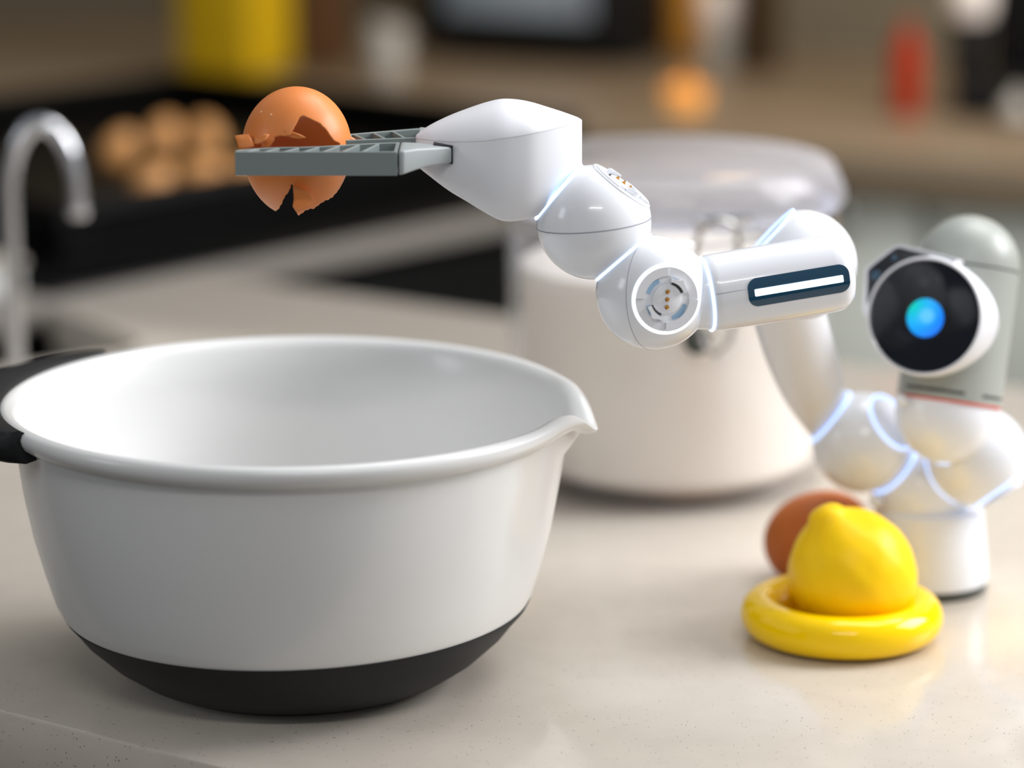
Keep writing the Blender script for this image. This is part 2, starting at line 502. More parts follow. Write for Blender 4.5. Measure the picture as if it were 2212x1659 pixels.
# length limit: stop short of the back run
den = LD.dot(BN); tl = ((e0 - L0 - LN * 0.62).dot(BN)) / den - 0.03
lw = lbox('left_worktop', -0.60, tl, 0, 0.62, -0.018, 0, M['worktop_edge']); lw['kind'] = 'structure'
ov = empty('oven', 'black built-in oven below the pale worktop edge, left of the jar', 'oven', (L0 + LD * 0.1 + LN * 0.3 + Vector((0, 0, -0.9))))
lbox('body', -0.16, tl - 0.01, 0.03, 0.60, -0.9, -0.025, M['black'], ov)
lbox('door', -0.14, tl - 0.03, 0.012, 0.029, -0.62, -0.03, M['black_box'], ov, 0.003)
LHp = [L0 + LD * u + LN * (-0.02) + Vector((0, 0, -0.25)) for u in (-0.1, tl - 0.1)]
obj('handle', add_tube(NB(), LHp, 0.008, 12), M['steel'], ov)

hob = empty('hob', 'flat black glass hob set in the left worktop under the egg tray', 'hob', L0 + LD * 0.1 + LN * 0.3)
lbox('glass_top', -0.19, tl - 0.02, 0.012, 0.60, 0.0, 0.006, M['hob'], hob)
lbox('trim_strip', -0.192, tl - 0.018, 0.010, 0.602, 0.0, 0.003, M['black'], hob, 0.001)
# black tray with brown eggs on the left run
tray = empty('tray', 'wide black enamel tray of brown eggs on the left worktop', 'tray', L0 + LD * 0.1 + LN * 0.3)
TU0, TU1, TV0, TV1, TH = -0.125, tl - 0.05, 0.075, 0.58, 0.050
lbox('tray_floor', TU0, TU1, TV0, TV1, 0.0065, 0.014, M['black_box'], tray)
for args in ((TU0, TU1, TV0, TV0 + 0.012), (TU0, TU1, TV1 - 0.012, TV1), (TU0, TU0 + 0.012, TV0 + 0.012, TV1 - 0.012), (TU1 - 0.012, TU1, TV0 + 0.012, TV1 - 0.012)):
    lbox('tray_side', args[0], args[1], args[2], args[3], 0.014, TH, M['black_box'], tray, 0.003)

tin = empty('storage_tin', 'low pale grey tin with a lid on the left worktop behind the tap', 'tin', L0 - LD * 0.29 + LN * 0.11)
lbox('body', -0.38, -0.20, 0.03, 0.19, 0.0, 0.020, M['cloth'], tin, 0.004)
lbox('lid', -0.382, -0.198, 0.028, 0.192, 0.0202, 0.027, M['pale'], tin, 0.003)

def egg_profile(L, R, n=24):
    out = []
    for i in range(n + 1):
        t = PI * i / n
        z = -L / 2 * math.cos(t)
        out.append((R * math.sin(t) * (1 - 0.10 * math.cos(PI - t) * -1 * -1), z))
    out[0] = (0, -L / 2); out[-1] = (0, L / 2)
    return out
egg_lab = ['brown egg at the left end of the black tray', 'brown egg in the black tray, second from left in the back row',
           'brown egg farthest back in the black tray', 'brown egg lowest in the black tray, nearest its front wall',
           'large brown egg lying in the black tray beside the broken shell', 'brown egg at the right of the black tray, mostly behind the grey gripper jaw']
for i, (px, py, a, tl2) in enumerate(((258, 325, 0.2, 1.5), (354, 296, 1.2, 1.2), (446, 296, 2.0, 1.0), (330, 400, 0.6, 0.9), (436, 378, 0.1, 0.2), (530, 382, 0.5, 0.2))):
    ax = Vector((math.cos(a), math.sin(a), tl2)).normalized()
    p = gnd(px, py, 0.0142 + math.sqrt((0.020 * ax.z) ** 2 + 0.0144 ** 2 * (1 - ax.z ** 2)))
    e = obj('egg', add_lathe(NB(), egg_profile(0.040, 0.0142), 32, p, ax), M['back_egg'], origin=(p.x, p.y, 0.0142))
    tag(e, egg_lab[i], 'egg', 'eggs in the black tray')

# ---- things on the back run, far out of focus
RZB = Matrix.Rotation(a_b, 3, 'Z')
def bgat(px, py):
    return gnd(px, py, 0.0)
S = lambda px, p: px / FPX * (p - CAM).dot(F_)          # pixel length to metres at p

p = bgat(468, 165)
can = empty('food_canister', 'mustard yellow box-shaped canister at the top left on the far worktop', 'canister', p)
wd = S(192, p)
bmk = add_box(NB(), p + RZB @ Vector((0, 0.04, 0.15)), (wd, 0.09, 0.30), RZB, 0.006, 3); obj('body', bmk, M['mustard'], can)
bmk = add_box(NB(), p + RZB @ Vector((0, 0.04, 0.312)), (wd * 0.96, 0.086, 0.02), RZB, 0.004, 2); obj('lid', bmk, M['pale'], can)

p = bgat(700, 150)
brd = add_prism(NB(), [p + Vector((x * S(120, p), 0, z)) for x, z in ((-0.5, 0.0), (0.5, 0.0), (0.5, 0.24), (0.3, 0.28), (-0.3, 0.28), (-0.5, 0.24))], (0, 0.02, 0), 0.003)
o = obj('chopping_board', brd, M['wood']); tag(o, 'dark wooden chopping board standing right of the yellow canister', 'chopping board')

p = bgat(835, 178)
rr = S(44, p)
mg = empty('mug', 'small pale grey mug with a handle left of the black microwave', 'mug', p)
bmk = add_lathe(NB(), [(0, 0.002), (rr * 0.8, 0), (rr * 0.95, 0.004), (rr, 0.02), (rr, 0.062), (rr * 0.93, 0.063), (rr * 0.9, 0.02), (rr * 0.8, 0.008), (0, 0.007)], 40, p); obj('body', bmk, M['pale'], mg)
bmk = torus(NB(), p + Vector((rr * 1.05, 0, 0.034)), (0, 1, 0), 0.014, 0.004, 30, 8, -PI / 2 - 0.3, PI / 2 + 0.3, up=(0, 0, 1)); obj('handle', bmk, M['pale'], mg)

p = bgat(1150, 140)
mw = empty('microwave', 'black microwave with a pale blue-grey glass door on the far worktop', 'microwave', p)
Wm = S(490, p)
bmk = add_box(NB(), p + RZB @ Vector((S(-54, p), 0.09, 0.135)), (Wm, 0.15, 0.25), RZB, 0.006, 2); obj('body', bmk, M['black'], mw)
bmk = add_box(NB(), p + RZB @ Vector((S(-40, p), 0.004, 0.15)), (S(350, p), 0.012, 0.20), RZB, 0.004, 2); obj('glass_door', bmk, M['bluegrey'], mw)
bmk = add_tube(NB(), [p + RZB @ Vector((S(170, p), -0.016, 0.05)), p + RZB @ Vector((S(170, p), -0.016, 0.24))], 0.006, 10); obj('handle', bmk, M['black'], mw)
for sx in (-0.42, 0.38):
    bmk = add_lathe(NB(), [(0, 0), (0.012, 0), (0.012, 0.012), (0, 0.012)], 16, p + RZB @ Vector((Wm * sx, 0.05, 0))); obj('foot', bmk, M['black'], mw)

p = bgat(1484, 118)
kb = empty('knife_block', 'golden bamboo knife block between microwave and grey shaker', 'knife block', p)
bmk = add_box(NB(), p + Vector((0, 0.03, 0.10)), (S(56, p), 0.06, 0.20), RZB, 0.004, 2); obj('block', bmk, M['bamboo'], kb)
for j in range(3):
    bmk = add_box(NB(), p + RZB @ Vector((0, 0.01 + 0.022 * j, 0.235)), (0.014, 0.012, 0.08), RZB, 0.003, 2); obj('knife_handle', bmk, M['black'], kb)

p = bgat(1552, 142)
sh = empty('shaker', 'small grey shaker, its top highlight put in as white, right of the knife block', 'shaker', p)
rr = S(40, p)
bmk = add_lathe(NB(), [(0, 0), (rr, 0), (rr, 0.002), (rr * 0.95, 0.036), (rr * 0.9, 0.038), (0, 0.038)], 40, p); obj('body', bmk, M['pale'], sh)
bmk = add_lathe(NB(), [(0, 0.0385), (rr * 0.8, 0.039), (rr * 1.1, 0.05), (rr * 1.2, 0.064), (rr * 1.05, 0.080), (rr * 0.6, 0.092), (0, 0.096)], 40, p); obj('lid', bmk, M['highlight_white'], sh)  # lid coloured white to imitate its bright highlight

p = bgat(1640, 150)
bo = empty('bottle', 'dark brown bottle right of the grey shaker', 'bottle', p)
rr = S(44, p)
bmk = add_lathe(NB(), [(0, 0), (rr * 0.95, 0), (rr, 0.004), (rr, 0.13), (rr * 0.7, 0.16), (rr * 0.35, 0.18), (rr * 0.33, 0.24), (0, 0.24)], 32, p); obj('body', bmk, M['brownglass'], bo)
bmk = add_lathe(NB(), [(0, 0.24), (rr * 0.4, 0.24), (rr * 0.4, 0.262), (0, 0.262)], 24, p); obj('cap', bmk, M['black'], bo)

p = bgat(1955, 248)
rb = empty('squeeze_bottle', 'slim red bottle left of the black coffee maker', 'bottle', p)
rr = S(33, p)
bmk = add_lathe(NB(), [(0, 0), (rr * 0.95, 0), (rr, 0.004), (rr, 0.065), (rr * 0.8, 0.076), (0, 0.078)], 32, p); obj('body', bmk, M['redplastic'], rb)
bmk = add_lathe(NB(), [(0, 0.078), (rr * 0.5, 0.079), (rr * 0.3, 0.092), (0, 0.093)], 24, p); obj('cap', bmk, M['redplastic'], rb)

p = bgat(2130, 262)
cm = empty('coffee_maker', 'black coffee maker with a jug highlight put in as a white band at the top right corner', 'coffee maker', p)
bmk = add_box(NB(), p + RZB @ Vector((0.01, 0.10, 0.015)), (S(230, p), 0.18, 0.03), RZB, 0.006, 3); obj('base', bmk, M['black'], cm)
bmk = add_box(NB(), p + RZB @ Vector((0.01, 0.16, 0.14)), (S(230, p), 0.06, 0.28), RZB, 0.006, 3); obj('tower', bmk, M['black'], cm)
rr = S(38, p)
bmk = add_lathe(NB(), [(0, 0.031), (rr * 0.9, 0.031), (rr, 0.04), (rr * 1.05, 0.10), (rr * 0.8, 0.14), (rr * 0.7, 0.17), (0, 0.17)], 40, p + Vector((-0.012, 0.05, 0))); jg = obj('jug', bmk, M['black'], cm)
bmk = torus(NB(), p + Vector((-0.012, 0.05, 0.118)), (0, 0, 1), rr * 0.93, 0.007, 40, 8, rz=0.026); obj('jug_highlight', bmk, M['highlight_white'], jg)  # white band added as the bright highlight on the jug

p = bgat(2180, 258)
gb = obj('garlic_bulb', add_lathe(NB(), [(0, 0), (0.010, 0.001), (0.016, 0.010), (0.014, 0.020), (0.006, 0.028), (0.002, 0.035), (0, 0.035)], 28, gnd(2185, 262) + Vector((0, -0.03, 0))), M['pale'])
tag(gb, 'small pale bulb in front of the coffee maker at the right edge', 'garlic')

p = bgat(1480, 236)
hl_ = empty('amber_highlight', 'small glowing amber cup added for an orange highlight on the far worktop above the jar lid', 'highlight', p)  # glowing cup added in place of an orange worktop highlight
bmk = add_lathe(NB(), [(0, 0.001), (0.016, 0), (0.019, 0.004), (0.021, 0.022), (0.0195, 0.022), (0.017, 0.006), (0, 0.005)], 36, p); obj('cup', bmk, M['amber'], hl_)
bmk = add_lathe(NB(), [(0, 0.018), (0.004, 0.020), (0.005, 0.025), (0.002, 0.034), (0, 0.037)], 20, p); obj('glow_tip', bmk, M['amber'], hl_)

# ------------------------------------------------------------------ tap
p = gnd(37, 852)
tp = empty('tap', 'slim chrome gooseneck tap at the left edge behind the bowl', 'tap', p)
sT = (p - CAM).dot(F_) / FPX
zt = 0.142; ar = 73 * sT
pts = [p + Vector((0, 0, z)) for z in (0.008, 0.03, 0.06, 0.09)]
for k in range(21):
    a = PI - PI * 1.02 * k / 20
    pts.append(p + Vector((ar + ar * math.cos(a), 0, 0.120 + 0.042 * math.sin(a) if math.sin(a) > 0 else 0.116 + 0.06 * math.sin(a))))
obj('spout', add_tube(NB(), pts, 0.0049, 16), M['chrome'], tp)
q = pts[-1]
obj('nozzle', add_lathe(NB(), [(0, -0.005), (0.0052, -0.005), (0.0056, -0.004), (0.0056, 0.002), (0, 0.003)], 24, q), M['chrome'], tp)
obj('base_collar', add_lathe(NB(), [(0, 0), (0.013, 0), (0.013, 0.004), (0.009, 0.009), (0, 0.009)], 32, p), M['chrome'], tp)

# ------------------------------------------------------------------ mixing bowl
cb = gnd(640, 1450)
BH = 0.121; RB = 0.1165
SP = math.radians(-5)                                    # spout heading
T0 = math.radians(20)
def adiff(a, b): return (a - b + PI) % (2 * PI) - PI
def rim_scale(phi):
    d = abs(adiff(phi, SP))
    d = math.sqrt(d * d + 0.0008)
    return 1 / math.cos(T0 - d) if d < T0 else 1.0
def dipz(phi):
    d = adiff(phi, SP)
    return -0.0108 * math.exp(-(d / math.radians(6.5)) ** 2) + 0.0008 * math.exp(-((abs(d) - math.radians(17)) / math.radians(6)) ** 2)
def zb(phi): return 0.0330 + 0.0022 * math.cos(phi)       # edge of the dark base
outer = [(0.000, 0.0000), (0.052, 0.0000), (0.060, 0.0012), (0.070, 0.0060), (0.080, 0.0130), (0.090, 0.0225), (0.0985, 0.0325),
         (0.1012, 0.038), (0.1048, 0.050), (0.1090, 0.066), (0.1125, 0.085), (0.1143, 0.100), (0.1150, 0.1075)]
SEG = 240
def r_out(z):
    for (a, b) in zip(outer[:-1], outer[1:]):
        if a[1] <= z <= b[1] and b[1] > a[1]: return a[0] + (b[0] - a[0]) * (z - a[1]) / (b[1] - a[1])
    return 0.1
def bowl_surface(prof, bm):
    rings = []
    for (r, z, k) in prof:                               # k: how much of the spout shape
        ring = []
        for j in range(SEG):
            phi = 2 * PI * j / SEG
            s = 1 + (rim_scale(phi) - 1) * k
            thin = 0.72 * math.exp(-(adiff(phi, SP) / math.radians(9)) ** 2) if k > 0.9 else 0
            zz = BH - (BH - z) * (1 - thin) + dipz(phi) * k
            ring.append(bm.verts.new(cb + Vector((r * s * math.cos(phi), r * s * math.sin(phi), zz))) if r > 1e-6 else None)
        rings.append(ring if ring[0] else [bm.verts.new(cb + Vector((0, 0, z)))])
    for a, b in zip(rings[:-1], rings[1:]):
        for j in range(SEG):
            j2 = (j + 1) % SEG
            if len(a) == 1: bm.faces.new((a[0], b[j2], b[j]))
            elif len(b) == 1: bm.faces.new((a[j], a[j2], b[0]))
            else: bm.faces.new((a[j], a[j2], b[j2], b[j]))
    return bm
def kz(z): 
    t = max(0, min(1, (z - 0.094) / 0.0135)); return 0.5 * t ** 2.0
prof = [(0.0890, 0.0245, 0), (0.0960, 0.0300, 0)]
for (r, z) in [(r_out(0.0306) - 0.0002, 0.0306)] + outer[6:]: prof.append((r, z, kz(z) * 0.9))
# rolled lip
prof += [(r + 0.0032, z + 0.003, k) for r, z, k in [(0.1125, 0.1085, 0.95), (0.1150, 0.1090, 1), (0.1172, 0.1105, 1), (0.1184, 0.1128, 1), (0.1188, 0.1150, 1), (0.1180, 0.1170, 1), (0.1160, 0.1182, 1), (0.1138, 0.1178, 1), (0.1118, 0.1162, 1), (0.1102, 0.1135, 0.95)]]
for (r, z) in outer[::-1]:
    if z > 0.105: continue
    prof.append((max(0, r - 0.003), z + 0.0028, kz(z) * 0.9))
bowl = empty('mixing_bowl', 'large white mixing bowl with a pouring spout and charcoal grip and base', 'mixing bowl', cb)
obj('bowl_body', bowl_surface(prof, NB()), M['bowl_white'], bowl, angle=50)
# dark base wrapped under the bowl
bmk = NB()
dark = [(0, 0.0006), (0.050, 0.0004), (0.058, 0.0), (0.0605, 0.0009), (0.0705, 0.0055), (0.0805, 0.0125), (0.0905, 0.022)]
rings = []
for (r, z) in dark:
    rings.append([bmk.verts.new(cb + Vector((r * math.cos(2 * PI * j / SEG), r * math.sin(2 * PI * j / SEG), z))) for j in range(SEG)] if r > 0 else [bmk.verts.new(cb + Vector((0, 0, z)))])
rings.append([bmk.verts.new(cb + Vector(((r_out(0.0275) + 0.0004) * math.cos(2 * PI * j / SEG), (r_out(0.0275) + 0.0004) * math.sin(2 * PI * j / SEG), 0.0275))) for j in range(SEG)])
def zmid(phi): return min(0.0325, zb(phi) - 0.0003)
rings.append([bmk.verts.new(cb + Vector(((r_out(zmid(2 * PI * j / SEG)) + 0.0005) * math.cos(2 * PI * j / SEG), (r_out(zmid(2 * PI * j / SEG)) + 0.0005) * math.sin(2 * PI * j / SEG), zmid(2 * PI * j / SEG)))) for j in range(SEG)])
for off in (0.0005, -0.0010):
    rings.append([bmk.verts.new(cb + Vector(((r_out(zb(2 * PI * j / SEG)) + off) * math.cos(2 * PI * j / SEG), (r_out(zb(2 * PI * j / SEG)) + off) * math.sin(2 * PI * j / SEG), zb(2 * PI * j / SEG)))) for j in range(SEG)])
for a, b in zip(rings[:-1], rings[1:]):
    for j in range(SEG):
        j2 = (j + 1) % SEG
        if len(a) == 1: bmk.faces.new((a[0], b[j2], b[j]))
        else: bmk.faces.new((a[j], a[j2], b[j2], b[j]))
o = obj('base_cover', bmk, M['rubber'], bowl, angle=50); o['label'] = 'charcoal rubber base'
# grip: wraps the lip and sticks out as a curved handle
bmk = NB()
g0, g1 = math.radians(180 - 43), math.radians(180 + 32)
NG = 48; rings = []
for j in range(NG + 1):
    t = j / NG; phi = g0 + (g1 - g0) * t
    e = math.sin(PI * min(1, max(0, t))) ** 0.55
    ext = 0.0025 + 0.034 * e
    sec = [(0.1170 + 0.0008 * e, 0.1180), (0.1192, 0.1192), (0.1205 + ext * 0.5, 0.1188 - 0.001 * e), (0.1195 + ext, 0.1160 - 0.003 * e), (0.1200 + ext, 0.1120 - 0.003 * e),
           (0.1190 + ext * 0.8, 0.1085 - 0.003 * e), (0.1190 + ext * 0.35, 0.1060 - 0.002 * e), (0.1165, 0.1050), (0.1120, 0.1060), (0.1100, 0.1090), (0.1140, 0.1100), (0.1150, 0.1150)]
    rings.append([bmk.verts.new(cb + Vector(((r + 0.0034) * math.cos(phi), (r + 0.0034) * math.sin(phi), z + 0.003))) for r, z in sec])
for a, b in zip(rings[:-1], rings[1:]):
    for i in range(len(a)): bmk.faces.new((a[i], a[(i + 1) % len(a)], b[(i + 1) % len(a)], b[i]))
bmk.faces.new(rings[0]); bmk.faces.new(rings[-1])
o = obj('grip', bmk, M['rubber'], bowl, angle=60); o['label'] = 'charcoal rubber grip'

# ------------------------------------------------------------------ glass jar with flour
jc = gnd(1443, 1065); jc = Vector((jc.x, 1.559, 0)); jc.x = (1443 - 1106) / FPX * ((jc - CAM).dot(F_))
jar = empty('storage_jar', 'large clear clip-top jar of white flour behind the robot arm', 'jar', jc)
go = [(0, 0.0), (0.076, 0.0), (0.081, 0.002), (0.084, 0.008), (0.0845, 0.02), (0.0865, 0.13), (0.0865, 0.138), (0.082, 0.1425), (0.082, 0.146),
      (0.0785, 0.146), (0.0785, 0.141), (0.0835, 0.135), (0.0835, 0.128), (0.0815, 0.02), (0.080, 0.010), (0.075, 0.007), (0, 0.007)]
obj('glass_body', add_lathe(NB(), go, 128, jc), M['glass'], jar)
fo = [(0, 0.0085), (0.070, 0.0085), (0.0765, 0.014), (0.0775, 0.024), (0.079, 0.116), (0.074, 0.1185), (0.04, 0.1225), (0, 0.125)]
obj('flour', add_lathe(NB(), fo, 96, jc), M['flour'], jar)
ld = [(0, 0.160), (0.070, 0.160), (0.076, 0.1565), (0.078, 0.149), (0.0895, 0.149), (0.0908, 0.1515), (0.0902, 0.157), (0.0875, 0.163), (0.0850, 0.1685), (0.0825, 0.1708), (0.078, 0.1714), (0, 0.1716)]
obj('glass_lid', add_lathe(NB(), ld, 128, jc), M['lid_glass'], jar)
obj('seal_ring', torus(NB(), jc + Vector((0, 0, 0.1475)), (0, 0, 1), 0.0835, 0.0035, 120, 8, rz=0.0013), M['seal'], jar)
# wire clamp at the front
def jp(a, r, z): return jc + Vector((r * math.sin(a), -r * math.cos(a), z))
obj('wire_band', torus(NB(), jc + Vector((0, 0, 0.1395)), (0, 0, 1), 0.0875, 0.0013, 120, 8), M['chrome'], jar)
a1, a2 = 0.08, 0.33
wire = [jp(a1, 0.0885, 0.100), jp(a1, 0.090, 0.135), jp(a1 + 0.02, 0.094, 0.150), jp((a1 + a2) / 2, 0.096, 0.1545), jp(a2 - 0.02, 0.094, 0.150), jp(a2, 0.090, 0.135), jp(a2, 0.0885, 0.100)]
wp = []
for i in range(len(wire) - 1):
    for s_ in range(5): wp.append(wire[i].lerp(wire[i + 1], s_ / 5))
wp.append(wire[-1])
for _ in range(2): wp = [wp[0]] + [(wp[i - 1] + wp[i] * 2 + wp[i + 1]) / 4 for i in range(1, len(wp) - 1)] + [wp[-1]]
obj('wire_bail', add_tube(NB(), wp, 0.0016, 10), M['steel'], jar)
wp = [jp(a1, 0.0895, 0.112), jp(0.12, 0.0925, 0.092), jp(0.19, 0.093, 0.085), jp(0.28, 0.0925, 0.092), jp(a2, 0.0895, 0.112)]
obj('wire_lever', add_tube(NB(), wp, 0.0014, 10), M['steel'], jar)
obj('clasp_plate', add_box(NB(), jp(0.22, 0.094, 0.1535), (0.030, 0.003, 0.006), Matrix.Rotation(0.22, 3, 'Z'), 0.001), M['chrome'], jar)
pk = jp(0.10, 0.0885, 0.092)
o = obj('clasp_disc', add_lathe(NB(), [(0, 0.004), (0.0055, 0.0035), (0.0068, 0.001), (0.0068, -0.001), (0, -0.001)], 28, pk, jp(0.10, 1, 0) - jp(0.10, 0, 0)), M['slot'], jar)

# ------------------------------------------------------------------ yellow ring dish, lemon, brown egg
yc = gnd(1818, 1325, 0.0105); yc = Vector((yc.x, yc.y, 0))
dish = empty('ring_dish', 'glossy yellow round dish with a fat rolled rim on the worktop', 'dish', yc)
pr = []
for k in range(29):
    a = math.radians(-120 + 300 * k / 28)
    ca, sa = math.cos(a), math.sin(a)
    pr.append((0.0355 + 0.0092 * math.copysign(abs(ca) ** 0.9, ca), 0.0102 + 0.0092 * sa))
prof = [(0, 0.0006), (0.028, 0.0004)] + [(0.0315, 0.0008)] + pr[2:] + [(0.0262, 0.007), (0.0250, 0.0042), (0.022, 0.0032), (0, 0.0030)]
obj('dish_body', add_lathe(NB(), prof, 128, yc), M['yellow'], dish, angle=60)
# lemon, nipple end up and leaning left
lc = Vector((yc.x + 0.0043, yc.y - 0.0005, 0.0287))
lax = Vector((-0.46, -0.08, 1)).normalized()
lp = []
for k in range(41):
    t = PI * k / 40
    z = -math.cos(t); r = math.sin(t) ** 0.92
    lp.append((0.0280 * r, 0.0290 * z))
out = []
for (r, z) in lp:
    if z > 0.022: pass
    out.append((r, z))
nip = [(0, 0.0346), (0.0034, 0.0344), (0.0062, 0.0334), (0.0078, 0.0318), (0.0088, 0.0299), (0.0102, 0.0284), (0.0126, 0.0269)]
out = [(r, z) for (r, z) in out if not (z > 0 and r < 0.0150)] + nip[::-1]
out[0] = (0, out[0][1])
bmk = add_lathe(NB(), out, 96, lc, lax)
for v in bmk.verts:
    d = v.co - lc; n3 = math.sin(d.x * 170 + 1) * math.sin(d.y * 150) * math.sin(d.z * 190 + 2)
    v.co += d.normalized() * (0.0007 * n3 + 0.0002 * math.sin(d.x * 430) * math.sin(d.z * 390 + 1) * math.sin(d.y * 410))
lem = obj('lemon', bmk, M['lemon'], origin=(lc.x, lc.y, 0.0035), angle=60)
tag(lem, 'whole yellow lemon sitting in the glossy yellow dish', 'lemon')
md = lem.modifiers.new('s', 'SUBSURF'); md.levels = 1; md.render_levels = 1

ec = gnd(1768, 1157, 0.0208)
eg = obj('egg', add_lathe(NB(), egg_profile(0.056, 0.0210), 48, ec, Vector((0.74, 0.50, 0.22)).normalized()), M['brown_egg'], origin=(ec.x, ec.y, 0))
tag(eg, 'whole brown egg on the worktop behind the lemon', 'egg')

# ------------------------------------------------------------------ the robot
rbp = gnd(2003, 1267)
robot = empty('robot_arm', 'white modular robot arm with glowing joints, round dark screen head and grey gripper', 'robot', rbp)
RS = 0.0232; RC = 0.0186; RL = math.sqrt(RS ** 2 - RC ** 2)

bmk = add_lathe(NB(), [(0, 0.004), (0.0268, 0.004), (0.0280, 0.0052), (0.0283, 0.0085), (0.0250, 0.0375), (0.0243, 0.0390), (0.0225, 0.0395), (0, 0.0395)], 96, rbp)
obj('pedestal', bmk, M['robot_white'], robot)
bmk = add_lathe(NB(), [(0, 0), (0.0262, 0), (0.0272, 0.0012), (0.0277, 0.0045), (0, 0.0045)], 96, rbp)
o = obj('foot_pad', bmk, M['slot'], robot); o['label'] = 'grey rubber foot pad'

def joint(c, faces, seams=(), ports=(), m='robot_white', rs=RS, leds=True, d=RC, lm='led'):
    """sphere module with flat cut faces; every cut carries a glowing ring"""
    c = Vector(c)
    b = NB(); bmesh.ops.create_uvsphere(b, u_segments=96, v_segments=64, radius=rs)
    bmesh.ops.rotate(b, verts=b.verts[:], matrix=Matrix.Rotation(0.5, 3, 'X'))
    bmesh.ops.translate(b, verts=b.verts[:], vec=c)
    for n in list(faces) + [p_[0] for p_ in ports]:
        n = Vector(n).normalized()
        res = bmesh.ops.bisect_plane(b, geom=b.verts[:] + b.edges[:] + b.faces[:], plane_co=c + n * d, plane_no=n, clear_outer=True)
        es = [g for g in res['geom_cut'] if isinstance(g, bmesh.types.BMEdge)]
        bmesh.ops.edgeloop_fill(b, edges=es)
    o = obj('joint_shell', b, M[m], robot, angle=30)
    rl = math.sqrt(rs ** 2 - d ** 2)
    if leds:
        for n in faces:
            n = Vector(n).normalized()
            obj('light_ring', torus(NB(), c + n * (d + 0.0001), n, rl + 0.0001, 0.0008, 96, 8), M[lm], o)
    for (n, wdt) in seams:
        n = Vector(n).normalized()
        b = torus(NB(), c, n, rs - 0.00004, wdt, 128, 6)
        for n2 in list(faces) + [p_[0] for p_ in ports]:
            n2 = Vector(n2).normalized()
            bmesh.ops.bisect_plane(b, geom=b.verts[:] + b.edges[:] + b.faces[:], plane_co=c + n2 * (d + 0.0001), plane_no=n2, clear_outer=True)
        obj('seam_line', b, M['seam'], o)
    for (n, up, lit) in ports:
        port(o, c + Vector(n).normalized() * d, Vector(n).normalized(), up, rl, lit)
    return o

def sector(bm, fr, c, r0, r1, a0, a1, z0, z1, n=14, lobe=0.0):
    vs = []
    for zz in (z0, z1):
        inn = []; ou = []
        for k in range(n + 1):
            t = k / n; a = a0 + (a1 - a0) * t
            ro = r1 + lobe * math.exp(-((t - 0.5) / 0.14) ** 2)
            inn.append(bm.verts.new(c + fr @ Vector((r0 * math.cos(a), r0 * math.sin(a), zz))))
            ou.append(bm.verts.new(c + fr @ Vector((ro * math.cos(a), ro * math.sin(a), zz))))
        vs.append((inn, ou))
    (i0, o0), (i1, o1) = vs
    for k in range(n):
        bm.faces.new((i1[k], o1[k], o1[k + 1], i1[k + 1]))
        bm.faces.new((i0[k], i0[k + 1], o0[k + 1], o0[k]))
        bm.faces.new((o0[k], o0[k + 1], o1[k + 1], o1[k]))
        bm.faces.new((i0[k], i1[k], i1[k + 1], i0[k + 1]))
    bm.faces.new((i0[0], o0[0], o1[0], i1[0])); bm.faces.new((i0[-1], i1[-1], o1[-1], o0[-1]))
    return bm

def port(par, c, n, up, rl, lit=True):
    fr = frame(n, up); D = math.radians
    obj('light_ring', torus(NB(), c, n, rl - 0.0003, 0.0007, 96, 8, rz=0.0005), M['led_white' if lit else 'robot_white'], par)
    # outer collar: four quarters of different heights
    b = NB()
    for a, h in ((0, 0.0003), (90, 0.0011), (180, 0.0004), (270, 0.0011)):
        sector(b, fr, c, 0.0093, rl - 0.0009, D(a + 0.5), D(a + 89.5), -0.0002, h, 20)
    obj('port_collar', b, M['robot_matte'], par, angle=30)
    b = NB()
    sector(b, fr, c, 0.0072, 0.0088, D(20), D(75), 0.00005, 0.0003, 16, 0.0012)
    sector(b, fr, c, 0.0072, 0.0088, D(290), D(345), 0.00005, 0.0003, 16, 0.0012)
    sector(b, fr, c, 0.0072, 0.0088, D(200), D(255), 0.00005, 0.0003, 16, 0.0012)
    sector(b, fr, c, 0.0072, 0.0088, D(115), D(165), 0.00005, 0.0003, 16, 0.0012)
    obj('recess_shade', b, M['port_shadow'], par, angle=30)  # pads tinted to put the recess shade into the colour
    for a in (22, 202):                                  # two hooked latches
        b = sector(NB(), fr, c, 0.0071, 0.0086, D(a), D(a + 60), 0.0002, 0.0024, 18, 0.0010)
        obj('latch', b, M['robot_white'], par, angle=30)
        b = sector(NB(), fr, c, 0.0061, 0.0071, D(a + 2), D(a + 50), 0.0001, 0.0006, 10)
        obj('latch_slot', b, M['slot'], par, angle=30)
    b = add_lathe(NB(), [(0, 0.0012), (0.0055, 0.0012), (0.0060, 0.0009), (0.0060, -0.0002), (0, -0.0002)], 48, c, n, up)
    obj('contact_plate', b, M['robot_matte'], par)
    for k in (-1, 0, 1):
        pc = c + fr @ Vector((0, 0.0031 * k, 0.0012))
        obj('contact_pin', add_lathe(NB(), [(0.0009, 0), (0.0009, 0.0003), (0.0005, 0.0004), (0.0005, 0.0011), (0, 0.0013)], 16, pc, n, up), M['gold'], par)

d1 = 1.215
S6 = at(1283, 480, d1); S5 = at(1411, 632, d1)
nd = (S5 - S6).normalized()
gl = cv(-0.75, 0.64, 0.02)                               # from joint 6 to the gripper
joint(S6, [nd, gl], lm='led_near', seams=[(cv(-0.10, 0.97, 0.22), 0.0002)], ports=[(cv(0.58, 0.76, 0.20), cv(-0.7, 0.6, 0), False)])
fa0 = at(1526, 635, 1.2165); fa1 = at(1762, 596, 1.2215)
fdir = (fa1 - fa0).normalized()
joint(S5, [-nd], lm='led_near', seams=[(cv(0.86, -0.04, 0.50), 0.00012)], ports=[(cv(0.235, -0.165, 0.95), U_, True)])

